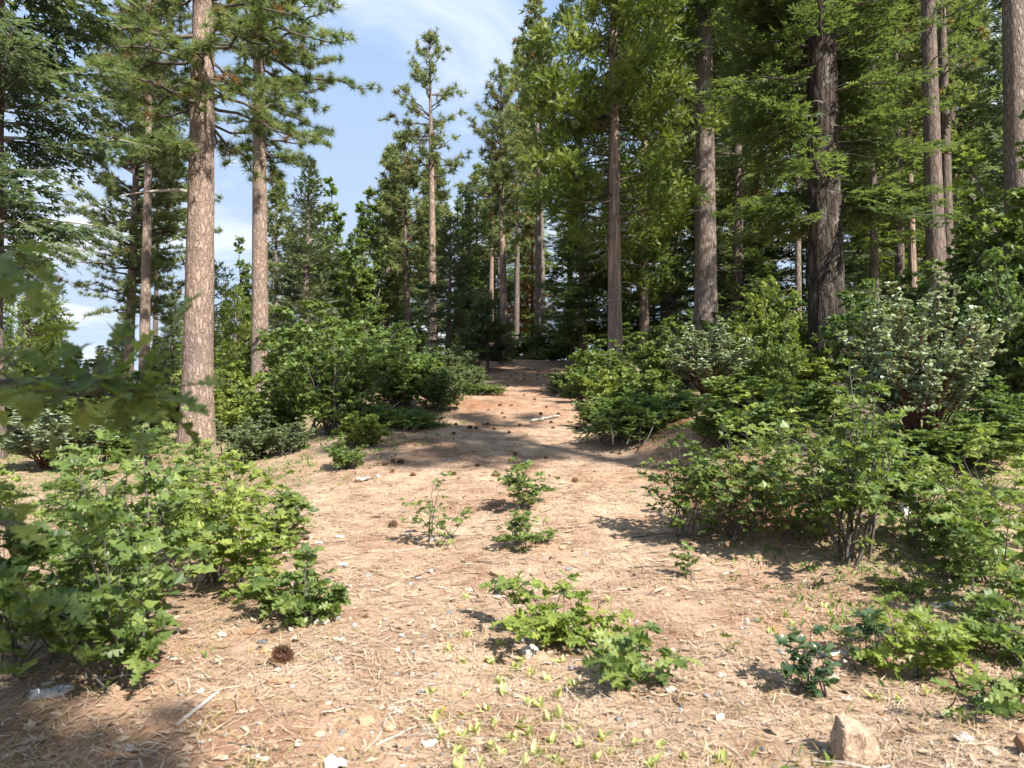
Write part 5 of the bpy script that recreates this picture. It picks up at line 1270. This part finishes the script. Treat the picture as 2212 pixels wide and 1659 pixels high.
slab('tile_chip', 577, 1404, .05, .03, .01, 'orange_wood', 'orange brown chip between the slate and the largest pine cone', 'chip', 16, .1, .12)
slab('wood_strip', 270, 1630, .16, .018, .01, 'orange_wood', 'flat orange wood strip at the bottom left', 'wood', 17, -.02, .05)
slab('slate_chip', 292, 1615, .04, .05, .008, 'grey_wood', 'grey chip leaning behind the flat orange strip', 'chip', 18, .3, .12)
slab('bark_chip', 545, 1365, .10, .045, .012, 'bark_chip', 'brown bark chip left of the dark slate chip', 'chip', 19, .4, .15)
slab('bark_chip', 605, 1468, .16, .025, .012, 'bark_chip', 'long reddish bark piece lying in front of the largest pine cone', 'chip', 20, .15, .1)
slab('white_stone', 1965, 1110, .40, .12, .05, SC, 'bleached pale wood piece behind the right hand saplings', 'wood', 21, .1, .12)
slab('wood_chip', 2030, 1308, .18, .05, .014, 'grey_wood', 'bleached grey wood slab beneath the right edge sapling', 'wood', 22, -.1, .12)
slab('bark_chip', 1968, 1295, .12, .06, .02, 'bark_chip', 'brown bark curl left of the bleached grey slab', 'chip', 23, .5, .15, .15)
slab('dead_leaf', 1785, 1412, .13, .07, .006, 'grey_wood', 'large pale dead leaf with curled rim right of the glossy seedling', 'leaf', 24, .2, .3, .08)
slab('dead_leaf', 2065, 1590, .10, .06, .006, 'grey_wood', 'curled pale dead leaf right of the tan rock', 'leaf', 25, .5, .3, .12)
slab('plastic_film', 120, 1497, .26, .09, .02, 'clear_plastic', 'crumpled clear plastic film in the shade at lower left', 'litter', 26, .35, .2, .05)
slab('wood_chip', 1445, 1490, .075, .05, .012, 'grey_wood', 'pale splintered wood bit right of the broad leaved seedling', 'wood', 27, .3, .25)
slab('wood_chip', 1220, 1216, .16, .03, .012, 'board', 'pale flat wood sliver behind the bright wide sapling', 'wood', 28, -.1, .05)
def black_cap():
    x, y, z = ground_at(1078, 1280); mb = MB()
    a = np.arange(14) / 14 * 2 * PI
    pr = [(0.0, .034), (.034, .034), (.040, .026), (.043, .004), (.050, .0), (.036, .0), (.034, .022), (0, .024)]
    v = np.concatenate([np.stack([np.cos(a) * r, np.sin(a) * r * .8, np.full(14, h)], -1) for r, h in pr]); f = []
    for k in range(len(pr) - 1):
        for i in range(14):
            j = (i + 1) % 14; f += [(k * 14 + i, k * 14 + j, k * 14 + 14 + j), (k * 14 + i, k * 14 + 14 + j, k * 14 + 14 + i)]
    mb.add(v, f, 0, .5, True); o = mb.build('plastic_litter', M['black_plastic']); o.location = (x, y, z + .01); o.rotation_euler = (.5, .15, 0)
    tag(o, 'black plastic cap lying beside the brown board', 'litter')
black_cap()
def board(p0, p1, w, h, mat, label, name='board'):
    a = np.array(ground_at(*p0)); b = np.array(ground_at(*p1)); c = (a + b) / 2; L = np.linalg.norm((b - a)[:2]); mb = MB()
    n = 8; xs = np.linspace(-L / 2, L / 2, n); rng = R_(int(p0[0]))
    v = []
    for xx in xs:
        j = rng.normal(0, h * .04, 2); v += [(xx, -w / 2 + j[0], 0), (xx, w / 2 + j[1], 0), (xx, w / 2 * .96 + j[1], h), (xx, -w / 2 * .96 + j[0], h)]
    f = []
    for i in range(n - 1):
        for k in range(4):
            q, r = i * 4 + k, i * 4 + (k + 1) % 4; f += [(q, r, r + 4), (q, r + 4, q + 4)]
    e = (n - 1) * 4; f += [(0, 2, 1), (0, 3, 2), (e, e + 1, e + 2), (e, e + 2, e + 3)]
    mb.add(v, f, 0, .5, False); o = mb.build(name, M[mat]); o.location = tuple(c + [0, 0, .004]); o.rotation_euler = (0, math.asin(max(-1, min(1, -(b - a)[2] / L))), math.atan2(b[1] - a[1], b[0] - a[0]))
    tag(o, label, 'wood')
board((1062, 1238), (1150, 1284), .04, .03, 'board', 'brown weathered board lying behind the bright wide sapling')
board((390, 1562), (482, 1486), .018, .006, 'grey_wood', 'thin straight grey lath in the left foreground', 'lath')
def stick(pts, r, mat, label, name='stick', seed=0, fork=0):
    rng = R_(seed); P = np.array([ground_at(*p) for p in pts]); o0 = P[0].copy(); mb = MB()
    t = np.linspace(0, 1, 9); q, _ = along(P - o0, t); q[:, 2] = ground_h(q[:, 0] + o0[0], q[:, 1] + o0[1]) - o0[2] + r * .8 + np.abs(rng.normal(0, r * .6, 9)); q[1:-1, :2] += rng.normal(0, r * .8, (7, 2))
    tube(mb, q, np.linspace(r, r * .5, 9), 6, cap=True)
    for _ in range(fork):
        i = rng.integers(2, 7); a = rng.uniform(0, 6.28); l = rng.uniform(.08, .25) * max(1, r * 60)
        b = q[i] + np.array([[0, 0, 0], [math.cos(a) * l * .5, math.sin(a) * l * .5, .02], [math.cos(a) * l, math.sin(a) * l, .03]]); tube(mb, b, [r * .5, r * .35, r * .2], 4)
    o = mb.build(name, M[mat]); o.location = tuple(o0); tag(o, label, 'stick')
stick([(815, 1605), (900, 1565), (1010, 1545)], .006, 'dead_twig', 'long curved grey twig left of the foreground sprouts', seed=1, fork=1)
stick([(2085, 1275), (2135, 1310), (2145, 1350), (2150, 1375)], .012, 'dead_twig', 'bent bleached branch on the ground near the right edge', seed=2, fork=2)
stick([(2215, 1262), (2140, 1285), (2075, 1330)], .007, 'dead_twig', 'thin bleached twig crossing beside the bent branch near the right edge', seed=3, fork=1)
stick([(1830, 1658), (1900, 1648), (1960, 1625)], .006, 'dead_twig', 'pale forked twig at the bottom edge right of the tan rock', seed=4, fork=3)
stick([(1148, 914), (1175, 908), (1208, 902)], .04, 'dead_twig', 'pale fallen stick across the shaded path', seed=5)
stick([(770, 1042), (800, 1036)], .03, 'dead_twig', 'short pale stick at the far edge of the sunny ground', seed=6)
stick([(840, 1192), (900, 1185), (945, 1178)], .007, 'dead_twig', 'thin white twig in front of the slender open sapling', seed=7)
stick([(1370, 880), (1420, 872), (1470, 880)], .03, 'dead_twig', 'grey dead branch lying on the right bank, upper one', 'fallen_branch', seed=8, fork=6)
stick([(1390, 905), (1450, 893), (1490, 905)], .03, 'dead_twig', 'grey dead branch lying on the right bank, lower one', 'fallen_branch', seed=9, fork=6)
stick([(1365, 1160), (1440, 1150), (1520, 1160)], .006, 'twig', 'thin dark twig at the edge of the right hand shade', seed=10, fork=1)
stick([(500, 1600), (570, 1610), (640, 1612)], .004, 'twig', 'thin dark twig on the red dirt at bottom left', seed=11)
stick([(840, 1540), (905, 1510)], .005, 'dead_twig', 'short pale twig right of the largest pine cone', seed=12)
stick([(0, 1575), (40, 1545)], .007, 'dead_twig', 'grey stick end at the bottom left edge', seed=13)
CH = [mesh_of('bark_chip', blob(300 + k, 10, .22), M[m]) for k, m in enumerate(['bark_chip', 'bark_chip', 'grey_wood', 'board'])]
rg = R_(99)
for i in range(90):
    k = rg.integers(0, 4); px = rg.uniform(0, 2212); py = rg.uniform(1230, 1650)
    x, y, z = ground_at(px, py); s = rg.uniform(14, 30) / F * y / 2
    o = link('bark_chip', CH[k]); o.location = (x, y, z + s * .1); o.scale = (s, s * rg.uniform(.3, .7), s); o.rotation_euler = (rg.normal(0, .15), rg.normal(0, .15), rg.uniform(0, 6.28))
    tag(o, ('reddish bark flake', 'reddish bark flake', 'bleached wood flake', 'brown wood flake')[k] + ' among the needles on the foreground dirt', 'chip', ('reddish bark flakes', 'reddish bark flakes', 'bleached wood flakes', 'brown wood flakes')[k] + ' on the dirt')
rg = R_(123)
for i in range(34):
    py = rg.uniform(900, 1640); px = rg.uniform(500, 1900) if py > 1250 else rg.uniform(720, 1400)
    x, y, z = ground_at(px, py)
    L = rg.uniform(.10, .30) * (1 + y / 14); a = rg.normal(.2, .8)
    q = np.array([[t * L * math.cos(a), t * L * math.sin(a), 0] for t in np.linspace(0, 1, 6)]); q[1:-1, :2] += rg.normal(0, .035 * L, (4, 2))
    r = rg.uniform(.0025, .005) * (1 + y / 14); q[:, 2] = ground_h(q[:, 0] + x, q[:, 1] + y) - z + r + np.abs(rg.normal(0, .004, 6))
    mb = MB(); tube(mb, q, np.linspace(r, r * .4, 6), 5, cap=True)
    dk = rg.random() < .45
    o = mb.build('fallen_twig', M['twig' if dk else 'dead_twig']); o.location = (x, y, z)
    tag(o, ('short dark' if dk else 'short bleached') + ' twig lying on the needle litter of the track', 'twig', ('dark' if dk else 'bleached') + ' twigs on the needle litter')
print('tris', sum(len(m_.polygons) for m_ in bpy.data.meshes))
print('done', round(time.time() - T00, 1), len(bpy.data.objects))
